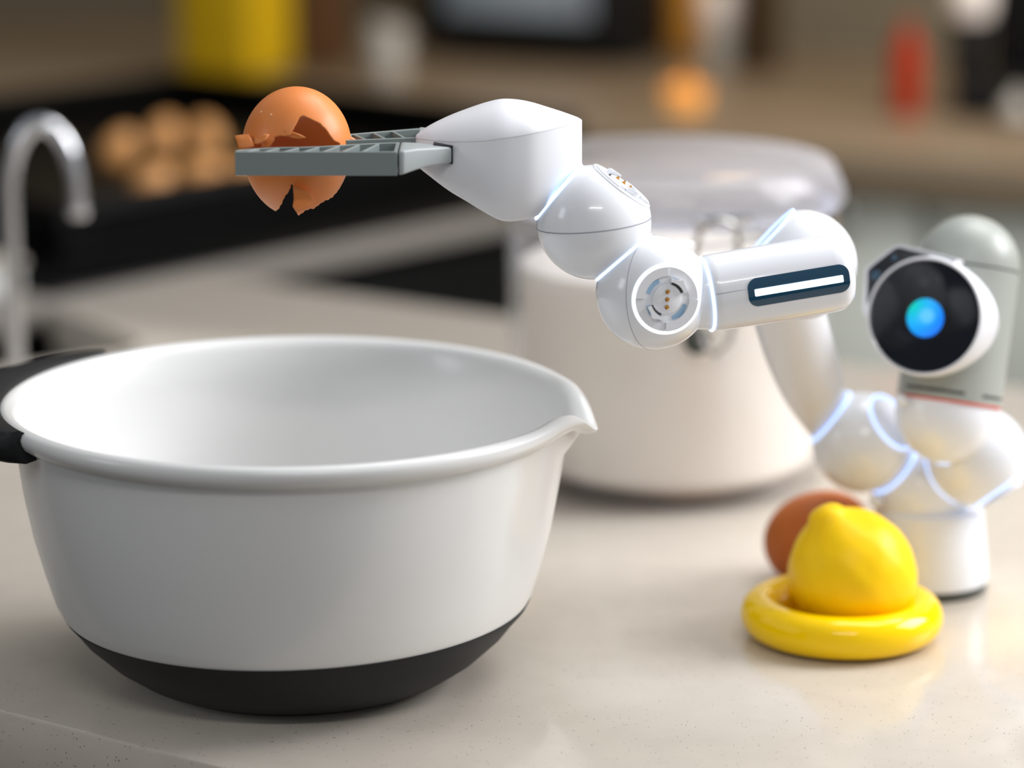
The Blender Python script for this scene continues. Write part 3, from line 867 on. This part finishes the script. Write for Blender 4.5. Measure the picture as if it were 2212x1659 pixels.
def led_ring(c, n, r, par, t=0.0006, m='led'):
    return obj('light_ring', torus(NB(), c, n, r, t, 96, 8), M[m], par)

# forearm
RF = 0.0157
fL = (fa1 - fa0).length + 0.0055
b = add_lathe(NB(), [(0, -0.0085), (0.0132, -0.0085), (0.0143, -0.0020), (0.0146, -0.0010), (0.0146, 0.0002), (RF - 0.0008, 0.0003), (RF - 0.0001, 0.0014), (RF, 0.004), (RF + 0.0003, fL * 0.6),
                   (RF + 0.0001, fL), (RF * 0.99, fL + 0.003), (RF * 0.93, fL + 0.0055), (RF * 0.78, fL + 0.0078), (RF * 0.5, fL + 0.0092), (0, fL + 0.0098)], 96, fa0, fdir)
fore = obj('forearm', b, M['robot_white'], robot)
led_ring(fa0 - fdir * 0.0002, fdir, 0.0150, fore, 0.0006, 'led_near')
fy = (U_ - fdir * U_.dot(fdir)).normalized(); fx = fdir.cross(fy).normalized()
if fx.dot(F_) > 0: fx = -fx                              # towards the viewer
def cyl_patch(bm, s0, s1, a_mid, ah, rc, r, th, ns=60, na=14):
    """rounded-rectangle patch hugging the forearm, thickness th"""
    L = s1 - s0; H = ah * r
    top = []
    for i in range(ns + 1):
        s = L * (1 - math.cos(PI * i / ns)) / 2
        e = min(s, L - s)
        hh = H if e >= rc else H - rc + math.sqrt(max(0, rc * rc - (rc - e) ** 2))
        row = []
        for j in range(na + 1):
            a = a_mid + (hh / r) * (2 * j / na - 1)
            row.append((fa0 + fdir * (s0 + s), a))
        top.append(row)
    grids = []
    for rad in (r + th, r - 0.0006):
        grids.append([[bm.verts.new(p + (fx * math.cos(a) + fy * math.sin(a)) * rad) for p, a in row] for row in top])
    G, Hh = grids
    for i in range(ns):
        for j in range(na):
            bm.faces.new((G[i][j], G[i + 1][j], G[i + 1][j + 1], G[i][j + 1]))
        bm.faces.new((G[i][0], Hh[i][0], Hh[i + 1][0], G[i + 1][0]))
        bm.faces.new((G[i][na], G[i + 1][na], Hh[i + 1][na], Hh[i][na]))
    return bm
def proj0(p):
    d = p - CAM; return 1106 + FPX * d.dot(R_) / d.dot(F_)
def s_for(px, r=RF):
    lo, hi = -0.02, 0.09
    for _ in range(40):
        m_ = (lo + hi) / 2
        if proj0(fa0 + fdir * m_ + fx * r) < px: lo = m_
        else: hi = m_
    return lo
s_a = s_for(1614); s_b = s_for(1833)
o = obj('status_window', cyl_patch(NB(), s_a, s_b, math.radians(-10), math.radians(21), 0.0042, RF + 0.0002, 0.0002), M['window_dark'], fore); o['label'] = 'dark glossy status window'
s_a2 = s_for(1628); s_b2 = s_for(1819)
o = obj('status_light', cyl_patch(NB(), s_a2, s_b2, math.radians(-10), math.radians(5.0), 0.0004, RF + 0.0004, 0.00025), M['led_white'], fore); o['label'] = 'glowing white light bar'
bmk = NB(); add_tube(bmk, [fa0 + fdir * s + (fx * math.cos(math.radians(-3)) + fy * math.sin(math.radians(-3))) * (RF + 0.00002) for s in (0.001, 0.007, 0.0135)], 0.0001, 6)
obj('seam_line', bmk, M['seam'], fore)

# elbow joint, upper arm
S7 = at(1733, 572, 1.268)
S2 = at(1862, 955, 1.390)
ua1 = S2 + cv(-0.79, 0.62, 0.0) * RC
ua0 = at(1684, 600, 1.285)
eo = joint(S7, [cv(-0.73, 0.68, 0.05)])
udir = (ua1 - ua0).normalized()
b = NB()
# axis bends slightly towards the shoulder face
nst = 14; cpts = []
for k in range(nst + 1):
    t = k / nst
    a = ua0 + (S2 - cv(-0.79, 0.62, 0) * -0.030 - ua0) * t if False else None
    q0, q1, q2 = ua0, at(1730, 800, 1.355), ua1 + cv(-0.79, 0.62, 0.05) * 0.0004
    cpts.append(q0 * (1 - t) ** 2 + q1 * 2 * t * (1 - t) + q2 * t * t)
radii = [0.0152 + 0.0008 * math.sin(PI * min(1, k / nst * 1.1)) - 0.0022 * (k / nst) ** 2 for k in range(nst + 1)]
add_tube(b, cpts, radii, 64, end_dir=-cv(-0.79, 0.62, 0.05))
obj('upper_arm', b, M['robot_matte'], robot, angle=50)

# shoulder cluster
S1 = at(1990, 1062, 1.402); S3 = at(2111, 986, 1.379); S4 = at(2044, 890, 1.362)
n12 = (S2 - S1).normalized()
joint(S2, [cv(-0.79, 0.62, 0.05), cv(0.66, 0.50, 0.56)])
j1 = joint(S1, [n12, (S3 - S1).normalized()])
j3 = joint(S3, [cv(0.55, -0.82, 0.15)], ports=[])
led_ring(S1 + (S3 - S1).normalized() * (RC - 0.0002), (S3 - S1).normalized(), RL + 0.0006, j1, 0.0008)
# docking collar under the right-hand joint
dc = S3 + cv(0.55, -0.82, 0.15) * RC
b = NB(); fr = frame(cv(0.55, -0.82, 0.15))
for a in (0, 90, 180, 270): sector(b, fr, dc, 0.006, 0.0115, math.radians(a + 8), math.radians(a + 80), 0, 0.0032, 12)
obj('docking_collar', b, M['robot_matte'], j3, angle=30)
uH = cv(0.142, 0.99, 0.0)
j4 = joint(S4, [])
obj('light_ring', torus(NB(), S4, -F_, RS + 0.0001, 0.0006, 60, 8, math.radians(-100), math.radians(-32), up=U_), M['led'], j4)  # glowing arc imitates the rim-lit lower edge of this joint
# small latch stubs on the left of the cluster
for q in (at(1944, 862, 1.345), at(1888, 1082, 1.385)):
    obj('release_button', add_lathe(NB(), [(0, 0.0016), (0.0020, 0.0013), (0.0026, 0), (0.0026, -0.004), (0, -0.004)], 20, q, cv(-0.5, 0.2, 0.8)), M['robot_white'], robot)

# head: grey tower with dome
H0 = at(2049, 866, 1.362)
RH = 0.0237; hh = 0.0612
head = obj('head_tower', add_lathe(NB(), [(0, 0), (RH - 0.0004, 0), (RH, 0.0005), (RH - 0.0004, hh - 0.0004), (RH - 0.0012, hh), (RH - 0.0012, hh + 0.0004), (RH - 0.0005, hh + 0.0008)] +
      [((RH - 0.0005) * math.cos(a), hh + 0.0008 + (RH - 0.0010) * math.sin(a)) for a in [PI / 2 * k / 20 for k in range(1, 20)]] + [(0, hh + RH - 0.0002)], 96, H0, uH), M['head_grey'], robot)
head['label'] = 'grey cylindrical tower with a domed top'
obj('seam_line', torus(NB(), H0 + uH * (hh + 0.0002), uH, RH - 0.0010, 0.00045, 96, 6), M['slot'], head)
o = obj('accent_ring', torus(NB(), H0 - uH * 0.0002, uH, RH - 0.0004, 0.00055, 96, 8), M['red'], head); o['label'] = 'thin red ring'
frH = frame(uH, -F_)
frm = Matrix((R_ - uH * R_.dot(uH), -F_, uH)).transposed()
hx = (R_ - uH * R_.dot(uH)).normalized(); hy = -F_
def head_strip(a0, a1, z0, z1, rr0, rr1):
    b = NB(); n = 16; A = []
    for k in range(n + 1):
        a = a0 + (a1 - a0) * k / n
        d = hx * math.sin(a) + hy * math.cos(a)
        A.append([b.verts.new(H0 + uH * z + d * r) for z, r in ((z0, rr0), (z0, rr1), (z1, rr1), (z1, rr0))])
    for x, y in zip(A[:-1], A[1:]):
        for i in range(4): b.faces.new((x[i], x[(i + 1) % 4], y[(i + 1) % 4], y[i]))
    b.faces.new(A[0]); b.faces.new(A[-1]); return b
D = math.radians
obj('vent_slot', head_strip(D(-64), D(8), 0.0032, 0.0046, RH - 0.001, RH + 0.0001), M['slot'], head)
obj('vent_slot', head_strip(D(30), D(70), 0.0032, 0.0046, RH - 0.001, RH + 0.0001), M['slot'], head)

# screen facing left of the viewer
nS = cv(-0.40, 0.03, 0.915)
SC = at(1997, 683, 1.326)
RD = 0.0250
frS = frame(nS, U_)
hb = add_lathe(NB(), [(0, -0.0006), (RD - 0.0002, -0.0006), (RD + 0.0001, 0.0006), (RD + 0.0008, 0.0008), (RD + 0.0014, 0.0), (RD + 0.0016, -0.004), (RD + 0.0013, -0.011),
        (RD - 0.0018, -0.019), (RD - 0.0070, -0.026), (RD - 0.014, -0.031), (0, -0.034)], 96, SC, nS, U_)
inv = frS.transposed()
for v in hb.verts:                                       # the shell bulges into a beak on one side
    q = inv @ (v.co - SC)
    if q.z < -0.003 and q.xy.length > 1e-4:
        an = math.atan2(q.y, q.x) + 0.12
        kk = max(0.0, math.cos(an)) ** 3 * min(1, (-q.z - 0.003) / 0.010)
        v.co += frS @ Vector((0.0052 * kk, -0.0010 * kk, 0))
hs = obj('screen_housing', hb, M['robot_matte'], head)
hs['label'] = 'white rounded screen housing'
obj('bezel', torus(NB(), SC, nS, RD + 0.0004, 0.0006, 128, 8, up=U_), M['rim_metal'], hs)
o = obj('screen_glass', add_lathe(NB(), [(0, 0.0009), (RD * 0.6, 0.0007), (RD - 0.0006, 0.0001), (RD - 0.0002, -0.0008), (0, -0.0008)], 96, SC, nS, U_), M['glass_black'], hs)
o['label'] = 'round black glass screen'
# the glowing eye: its own origin so that the colours follow it
me = bpy.data.meshes.new('eye')
b = NB(); seg = 64; cvv = b.verts.new((0, 0, 0.0002)); rg = [b.verts.new((0.0084 * math.cos(2 * PI * k / seg) , 0.0086 * math.sin(2 * PI * k / seg), 0.0)) for k in range(seg)]
for k in range(seg): b.faces.new((cvv, rg[k], rg[(k + 1) % seg]))
lo = [b.verts.new(v.co + Vector((0, 0, -0.0004))) for v in rg]
for k in range(seg): b.faces.new((rg[k], lo[k], lo[(k + 1) % seg], rg[(k + 1) % seg]))
b.to_mesh(me); b.free()
eye = link('eye_light', me, M['eye'], hs)
eye['label'] = 'glowing blue eye on the screen'
ep = SC + frS @ Vector((0.0006, -0.0008, 0.0010))
eye.matrix_local = Matrix.Translation(ep - world_loc(hs)) @ frS.to_4x4()
# angular sensor bay on the upper left of the screen
def sp(px, py, z):                                       # pixel on the screen plane
    dx = (px - 1997) * 1.326 / FPX / 0.915; dy = (683 - py) * 1.326 / FPX
    return SC + frS @ Vector((dx, dy, z))
bay = [(1868, 668), (1873, 578), (1884, 568), (1932, 528), (1946, 526), (2060, 560), (2040, 600), (1960, 610), (1920, 680), (1895, 720)]
b = add_prism(NB(), [sp(x, y, -0.0010) for x, y in bay], -nS * 0.012, 0.0)
obj('sensor_bay', b, M['robot_matte'], hs, angle=30)
glass = [(1878, 656), (1879, 582), (1887, 573), (1934, 535), (1944, 533), (2006, 551), (1965, 560), (1925, 585), (1897, 620)]
b = add_prism(NB(), [sp(x, y, -0.0004) for x, y in glass], -nS * 0.002, 0.0)
obj('sensor_glass', b, M['glass_black'], hs, angle=30)
for (x, y, r) in ((1897, 592, 0.0022), (1934, 556, 0.0013)):
    obj('lens', add_lathe(NB(), [(0, 0.0005), (r * 0.7, 0.0004), (r, 0.0), (r, -0.0008), (0, -0.0008)], 20, sp(x, y, 0.0), nS), M['window_dark'], hs)

# ------------------------------------------------------------------ gripper
dg_ = 1.215; s1 = dg_ / FPX
def ray_at(px, py, w):                                   # point seen at that pixel, w metres nearer along the ground
    d = F_ + R_ * ((px - 1106) / FPX) + U_ * ((829.5 - py) / FPX)
    return CAM + d * ((at(680, 330, dg_).y - w) / d.y)
def gp(px, py, w):                                       # pixel at depth dg_, then w metres towards the viewer along the ground
    return at(px, py, dg_) + Vector((0, -w, 0))
st = [  # px x, centre crease y, half width mm, dome px, depth px
    (898, 298, 1.5, 3, 38), (904, 297, 4, 8, 62), (930, 296, 9.5, 24, 84), (970, 295, 14.5, 42, 114), (1010, 292, 18.5, 54, 140), (1050, 288, 21.5, 63, 168),
    (1085, 282, 23, 64, 190), (1120, 277, 23, 57, 195), (1150, 272, 22, 46, 193), (1180, 268, 19, 33, 185), (1210, 264, 14.5, 20, 172), (1235, 262, 9.5, 10, 160),
    (1250, 261, 5, 4, 150), (1257, 263, 2.0, 2, 140)]
def interp(sts, n):
    out = []
    for i in range(len(sts) - 1):
        p0 = sts[max(i - 1, 0)]; p1 = sts[i]; p2 = sts[i + 1]; p3 = sts[min(i + 2, len(sts) - 1)]
        for k in range(n):
            t = k / n
            out.append(tuple(0.5 * (2 * b_ + (c_ - a_) * t + (2 * a_ - 5 * b_ + 4 * c_ - d_) * t * t + (3 * b_ - a_ - 3 * c_ + d_) * t ** 3) for a_, b_, c_, d_ in zip(p0, p1, p2, p3)))
    out.append(sts[-1]); return out
# lower housing
b = NB(); NA = 40; rings = []
dense = interp(st, 4)
for (x, yc_, W, h, B) in dense:
    W = max(W, 0.6) / 1000
    ring = []
    for k in range(NA + 1):
        a = PI * k / NA
        ca, sa = math.cos(a), math.sin(a)
        ww = W * math.copysign(abs(ca) ** 0.62, ca); dd = B * abs(sa) ** 0.72
        ring.append(b.verts.new(gp(x, yc_ + dd, ww)))
    rings.append(ring)
for A_, B_ in zip(rings[:-1], rings[1:]):
    for k in range(NA): b.faces.new((A_[k], A_[k + 1], B_[k + 1], B_[k]))
    b.faces.new((A_[0], B_[0], B_[-1], A_[-1]))
b.faces.new(rings[0]); b.faces.new(rings[-1])
cutp = S6 + gl * (RC + 0.0003)
bmesh.ops.recalc_face_normals(b, faces=b.faces[:])
res = bmesh.ops.bisect_plane(b, geom=b.verts[:] + b.edges[:] + b.faces[:], plane_co=cutp, plane_no=-gl, clear_outer=True)
es = [g for g in res['geom_cut'] if isinstance(g, bmesh.types.BMEdge)]
try: bmesh.ops.edgeloop_fill(b, edges=es)
except Exception: pass
gh = obj('gripper_housing', b, M['robot_matte'], robot, angle=35)
# domed cap
b = NB(); rings = []
for (x, yc_, W, h, B) in dense:
    W = max(W, 0.6) / 1000 + 0.0001
    ring = []
    for k in range(NA + 1):
        a = PI * k / NA
        ca, sa = math.cos(a), math.sin(a)
        ww = W * math.copysign(abs(ca) ** 0.75, ca)
        ring.append(b.verts.new(gp(x, yc_ - 0.6 - (h + 1) * sa ** 1.35, ww)))
    rings.append(ring)
for A_, B_ in zip(rings[:-1], rings[1:]):
    for k in range(NA): b.faces.new((A_[k], A_[k + 1], B_[k + 1], B_[k]))
    b.faces.new((A_[0], B_[0], B_[-1], A_[-1]))
b.faces.new(rings[0]); b.faces.new(rings[-1])
obj('cap', b, M['robot_matte'], gh, angle=35)
# dark slot where the near arm enters
def quad_prism(pts, w0, w1, bev=0.0):
    return add_prism(NB(), [gp(x, y, w0) for x, y in pts], Vector((0, w0 - w1, 0)), bev)

# jaws: frame bar with open cells
def jaw(outer, inner, x0, x1, ztop, h, name_lab, nr, depth_floor, lead=0.0):
    """outer(t), inner(t): metres towards the viewer of the two long faces"""
    b = NB(); n = 28
    def P(t, w, zz):
        x = x0 + (x1 - x0) * t
        q = ray_at(x, 330, outer(t))
        return Vector((q.x, at(x, 330, dg_).y - w, ztop + zz))
    sg = 1 if outer(0.5) > inner(0.5) else -1
    th = 0.0016 * sg
    def rail(wa, wb, ta=0.0, tb=1.0, z0=-h, z1=0.0):
        rs = []
        for k in range(n + 1):
            t = ta + (tb - ta) * k / n
            rs.append([b.verts.new(P(t, wa(t), z1)), b.verts.new(P(t, wb(t), z1)), b.verts.new(P(t, wb(t), z0)), b.verts.new(P(t, wa(t), z0))])
        for A_, B_ in zip(rs[:-1], rs[1:]):
            for i in range(4): b.faces.new((A_[i], A_[(i + 1) % 4], B_[(i + 1) % 4], B_[i]))
        b.faces.new(rs[0]); b.faces.new(rs[-1])
    rail(outer, lambda t: outer(t) - th)
    rail(lambda t: inner(t) + th, inner)
    rail(lambda t: outer(t) - th * 0.5, lambda t: inner(t) + th * 0.5, 0.005, 0.995, -h, -h + 0.0012)
    dt = 0.0016 / abs((x1 - x0) * s1)
    for k in range(nr + 1):
        t1 = min(1 - dt, k / nr * (1 - dt)); t0 = max(0, t1 - 0.10 * 8 / nr * (0.9 if 0 < k < nr else 0))
        q = [P(t0, outer(t0) - th * 0.5, -0.0002), P(t0 + dt, outer(t0) - th * 0.5, -0.0002), P(t1 + dt, inner(t1) + th * 0.5, -0.0002), P(t1, inner(t1) + th * 0.5, -0.0002)]
        add_prism(b, q, (0, 0, -h + 0.0004))
    bmesh.ops.recalc_face_normals(b, faces=b.faces[:])
    o = obj('jaw', b, M['grey'], robot, angle=30)
    md = o.modifiers.new('soft', 'BEVEL'); md.width = 0.0003; md.segments = 2; md.limit_method = 'ANGLE'
    o['label'] = name_lab
    return o
EX0, EX1 = 507, 858
WN = 0.036
ZT = (at(680, 327, dg_ - 0.0) .z) + 0.0
def z_at(py, w):                                          # height of a point seen at row py, w metres nearer than dg_
    q = gp(680, py, 0); e_ = -w
    d = F_ + U_ * ((829.5 - py) / FPX)
    base_y = at(680, 330, dg_).y - w
    t = base_y / d.y
    return HC + d.z * t
ZN = z_at(328, WN); HJ = 51 * (dg_ - WN) / FPX / math.cos(PITCH)
def inner_near(t):
    pts_ = [(0, 0.0315), (0.12, 0.0262), (0.25, 0.0232), (0.40, 0.0222), (0.55, 0.0200), (0.70, 0.0155), (0.85, 0.0120), (1.0, 0.0100)]
    for (a_, va), (b_, vb) in zip(pts_[:-1], pts_[1:]):
        if t <= b_: return va + (vb - va) * (t - a_) / (b_ - a_)
    return pts_[-1][1]
jaw_n = jaw(lambda t: WN, inner_near, EX0, EX1, ZN, HJ, 'grey near jaw with open cells', 8, 0)
jaw_f = jaw(lambda t: -0.010 - 0.019 * t, lambda t: 0.008 - 0.009 * t, 752, 927, ZN + 0.0004, HJ * 0.9, 'grey far jaw with open cells', 4, 0)

# arm link of the near jaw
b = NB()
W0 = WN - 0.0002
sx = [(861, 327, 379, W0, W0 - 0.025), (872, 326, 377, W0, W0 - 0.024), (900, 321.5, 367, W0 - 0.005, W0 - 0.022), (930, 320, 359, W0 - 0.011, W0 - 0.022), (982, 318, 352, W0 - 0.0205, W0 - 0.027)]
rings = []
for (x, yt, yb, wa, wb) in sx:
    qa = ray_at(x, yt, wa); qb = ray_at(x, yb, wa)
    za, zb_ = qa.z, qb.z
    rings.append([b.verts.new(Vector((qa.x, qa.y, za))), b.verts.new(Vector((qa.x, qa.y + (wa - wb), za))), b.verts.new(Vector((qa.x, qa.y + (wa - wb), zb_))), b.verts.new(Vector((qa.x, qa.y, zb_)))])
for A_, B_ in zip(rings[:-1], rings[1:]):
    for i in range(4): b.faces.new((A_[i], A_[(i + 1) % 4], B_[(i + 1) % 4], B_[i]))
b.faces.new(rings[0]); b.faces.new(rings[-1])
bmesh.ops.recalc_face_normals(b, faces=b.faces[:])
bmesh.ops.bevel(b, geom=[e for e in b.edges if e.calc_face_angle(0) > 0.7], offset=0.0008, segments=3, affect='EDGES', profile=0.5)
obj('jaw_link', b, M['grey_light'], jaw_n)
b = NB()
rings = []
for (x, yt, yb, wa, wb) in [(905, 290, 325, -0.004, -0.020), (935, 288, 322, -0.003, -0.014), (970, 290, 322, -0.003, -0.010)]:
    qa = gp(x, yt, wa); qb = gp(x, yb, wa)
    rings.append([b.verts.new(qa), b.verts.new(Vector((qa.x, qa.y + wa - wb, qa.z))), b.verts.new(Vector((qa.x, qa.y + wa - wb, qb.z))), b.verts.new(qb)])
for A_, B_ in zip(rings[:-1], rings[1:]):
    for i in range(4): b.faces.new((A_[i], A_[(i + 1) % 4], B_[(i + 1) % 4], B_[i]))
b.faces.new(rings[0]); b.faces.new(rings[-1])
obj('jaw_link', b, M['grey_light'], jaw_f)
# slot mouth on the housing
wS = 0.0166
b = add_prism(NB(), [ray_at(x, y, wS) for x, y in ((936, 312), (978, 316), (978, 354), (950, 352))], Vector((0, 0.012, 0)))
obj('slot_mouth', b, M['black'], gh, angle=30)

# ------------------------------------------------------------------ broken eggshell held in the jaws
EG = at(641, 318, 1.215)
eax = Vector((0.03, 0.02, 1)).normalized()
pxm = 1.215 / FPX
HT, HB, RE = 131 * pxm, 152 * pxm, 118.5 * pxm
front_hole = [(619, 293), (628, 292), (630, 286), (634, 279), (639, 270), (644, 262), (646, 255), (655.5, 249.5), (662, 252), (676, 259), (690, 265.5), (696, 271), (704, 279), (712, 290), (721, 303), (735, 310), (735, 345), (560, 345), (557, 322), (566, 319), (580, 317.5), (587, 309), (593, 301), (592, 296), (600, 294)]
chip_hole = [(500, 303), (531, 292), (543, 297), (549, 303), (566, 311), (560, 330), (500, 335)]
low1 = [(505, 330), (640, 330), (634, 383), (630, 398), (625, 414), (615, 424), (610, 436), (603, 449), (592, 459), (580, 464), (568, 466), (556, 462), (505, 380)]
low2 = [(628, 330), (780, 330), (760, 383), (743, 392), (733, 408), (716, 426), (700, 437), (690, 441), (676, 450), (660, 456), (645, 464), (642, 462), (637, 450), (640, 440), (636, 425), (634, 405), (629, 388)]
def inside(poly, x, y):
    c = False; n = len(poly); j = n - 1
    for i in range(n):
        xi, yi = poly[i]; xj, yj = poly[j]
        if (yi > y) != (yj > y) and x < (xj - xi) * (y - yi) / (yj - yi) + xi: c = not c
        j = i
    return c
def proj(p):
    d = p - CAM; z = d.dot(F_)
    return 1106 + FPX * d.dot(R_) / z, 829.5 - FPX * d.dot(U_) / z
NU, NV = 440, 260
frE = frame(eax)
b = NB(); grid = []
for j in range(1, NV):
    t = PI * j / NV
    z = math.cos(t)
    zz = z * (HT if z > 0 else HB)
    r = RE * math.sin(t) * (1 - 0.03 * max(0, -z))
    grid.append([b.verts.new(EG + frE @ Vector((r * math.cos(2 * PI * i / NU), r * math.sin(2 * PI * i / NU), zz))) for i in range(NU)])
def keep(c):
    px, py = proj(c)
    front = (c - EG).dot(F_) < 0
    jit = 1.3 * math.sin(px * 0.23 + py * 0.11) + 0.8 * math.sin(px * 0.41 - py * 0.33 + 1)
    if py < 345:
        if front and (inside(front_hole, px + jit * 0.5, py + jit * 0.5) or inside(chip_hole, px, py)): return False
        return True
    if front: return inside(low1, px + jit, py + jit * 0.5) or inside(low2, px + jit * 0.5, py + jit)
    return py < 372 + 4 * jit
for j in range(len(grid) - 1):
    for i in range(NU):
        q = (grid[j][i], grid[j][(i + 1) % NU], grid[j + 1][(i + 1) % NU], grid[j + 1][i])
        c = (q[0].co + q[2].co) / 2
        if keep(c): b.faces.new(q)
tv = b.verts.new(EG + frE @ Vector((0, 0, HT)))
for i in range(NU): b.faces.new((tv, grid[0][(i + 1) % NU], grid[0][i]))
bmesh.ops.delete(b, geom=[v for v in b.verts if not v.link_faces], context='VERTS')
# relax the torn edge
for _ in range(7):
    bv = [v for v in b.verts if v.is_boundary]
    new = {}
    for v in bv:
        nb = [e.other_vert(v) for e in v.link_edges if e.is_boundary]
        if len(nb) == 2: new[v] = v.co * 0.5 + (nb[0].co + nb[1].co) * 0.25
    for v, c in new.items(): v.co = c
es_root = empty('eggshell', 'broken orange-brown eggshell gripped between the grey jaws', 'eggshell', EG - Vector((0, 0, HB)))
for f in b.faces: f.normal_update()
cen = EG.copy()
bmesh.ops.recalc_face_normals(b, faces=b.faces[:])
f0_ = min(b.faces, key=lambda f: -f.calc_center_median().z)
if f0_.normal.z < 0: bmesh.ops.reverse_faces(b, faces=b.faces[:])
me = bpy.data.meshes.new('shell')
orr = world_loc(es_root)
bmesh.ops.translate(b, verts=b.verts[:], vec=-orr)
b.to_mesh(me); b.free()
sh_o = link('shell', me, [M['shell'], M['shell_in']], es_root)
md = sh_o.modifiers.new('thick', 'SOLIDIFY'); md.thickness = 0.00045; md.offset = -1; md.material_offset = 1; md.material_offset_rim = 0
def chip(pts, bulge, m, name='shell_chip'):
    """small curved flake, pts: (px, py, w)"""
    vs3 = [at(x, y, 1.215) - F_ * w_ for x, y, w_ in pts]
    b = NB(); c = sum(vs3, Vector()) / len(vs3)
    nrm = (vs3[0] - c).cross(vs3[1] - c).normalized()
    if nrm.dot(F_) > 0: nrm = -nrm
    c2 = c + nrm * bulge
    rings = []
    for s_ in (1.0, 0.66, 0.33):
        rings.append([b.verts.new(c + (p - c) * s_ + nrm * bulge * (1 - s_ * s_)) for p in vs3])
    cvx = b.verts.new(c2)
    for A_, B_ in zip(rings[:-1], rings[1:]):
        for i in range(len(A_)): b.faces.new((A_[i], A_[(i + 1) % len(A_)], B_[(i + 1) % len(A_)], B_[i]))
    L_ = rings[-1]
    for i in range(len(L_)): b.faces.new((L_[i], L_[(i + 1) % len(L_)], cvx))
    o = obj(name, b, [M[m], M['shell_in']], es_root)
    md = o.modifiers.new('t', 'SOLIDIFY'); md.thickness = 0.0004; md.offset = 0
    return o
chip([(512, 299, 0.012), (526, 297.5, 0.013), (545, 297, 0.015), (552, 308, 0.018), (559, 324, 0.020), (540, 329, 0.019), (523, 328, 0.016), (518, 312, 0.014)], 0.0006, 'shell')
chip([(556, 306, 0.0195), (566, 311, 0.021), (582, 300, 0.0235), (592, 301, 0.0235), (584, 313, 0.0235), (577, 317, 0.0235), (566, 321, 0.022), (558, 319, 0.021)], 0.0004, 'shell')
chip([(746, 308, 0.004), (752, 300, 0.004), (760, 297, 0.003), (771, 303, 0.001), (770, 307, 0.001), (758, 309, 0.003)], 0.0005, 'shell')
chip([(640, 408, 0.0180), (649, 411, 0.0185), (662, 416, 0.0180), (676, 424, 0.0175), (688, 441, 0.0150), (664, 455, 0.0140), (645, 462, 0.0140), (638, 450, 0.0150), (641, 436, 0.0160)], 0.0004, 'shell')
chip([(622, 290, 0.0222), (634, 293, 0.0215), (655, 300, 0.021), (668, 306, 0.0205), (650, 309, 0.020), (628, 305, 0.021)], -0.0006, 'shell')
# beads of egg white on the shell
for (x, y, r) in ((571, 249, 0.0005), (594, 246, 0.00035), (594, 252, 0.0003), (594, 257, 0.00055), (585, 266, 0.0003)):
    dx = (x - 641) * pxm; dy = (318 - y) * pxm
    q = max(0.0, 1 - (dx / RE) ** 2 - (dy / HT) ** 2)
    w_ = RE * math.sqrt(q)
    obj('droplet', add_lathe(NB(), [(0, r * 0.8), (r * 0.7, r * 0.5), (r, 0), (0, -r * 0.2)], 14, at(x, y, 1.215) - F_ * (w_ + 0.0001), -F_), M['albumen'], es_root)

# warm lamps below the wall cupboards of the far wall
for (u, e_) in ((-0.75, 0.8), (0.15, 1.8)):
    pl = bk(u, 0.42, 0.62)
    area('undercupboard_light', pl, pl - Vector((0, 0, 1)), 0.7, 0.04, e_, (1.0, 0.68, 0.36))
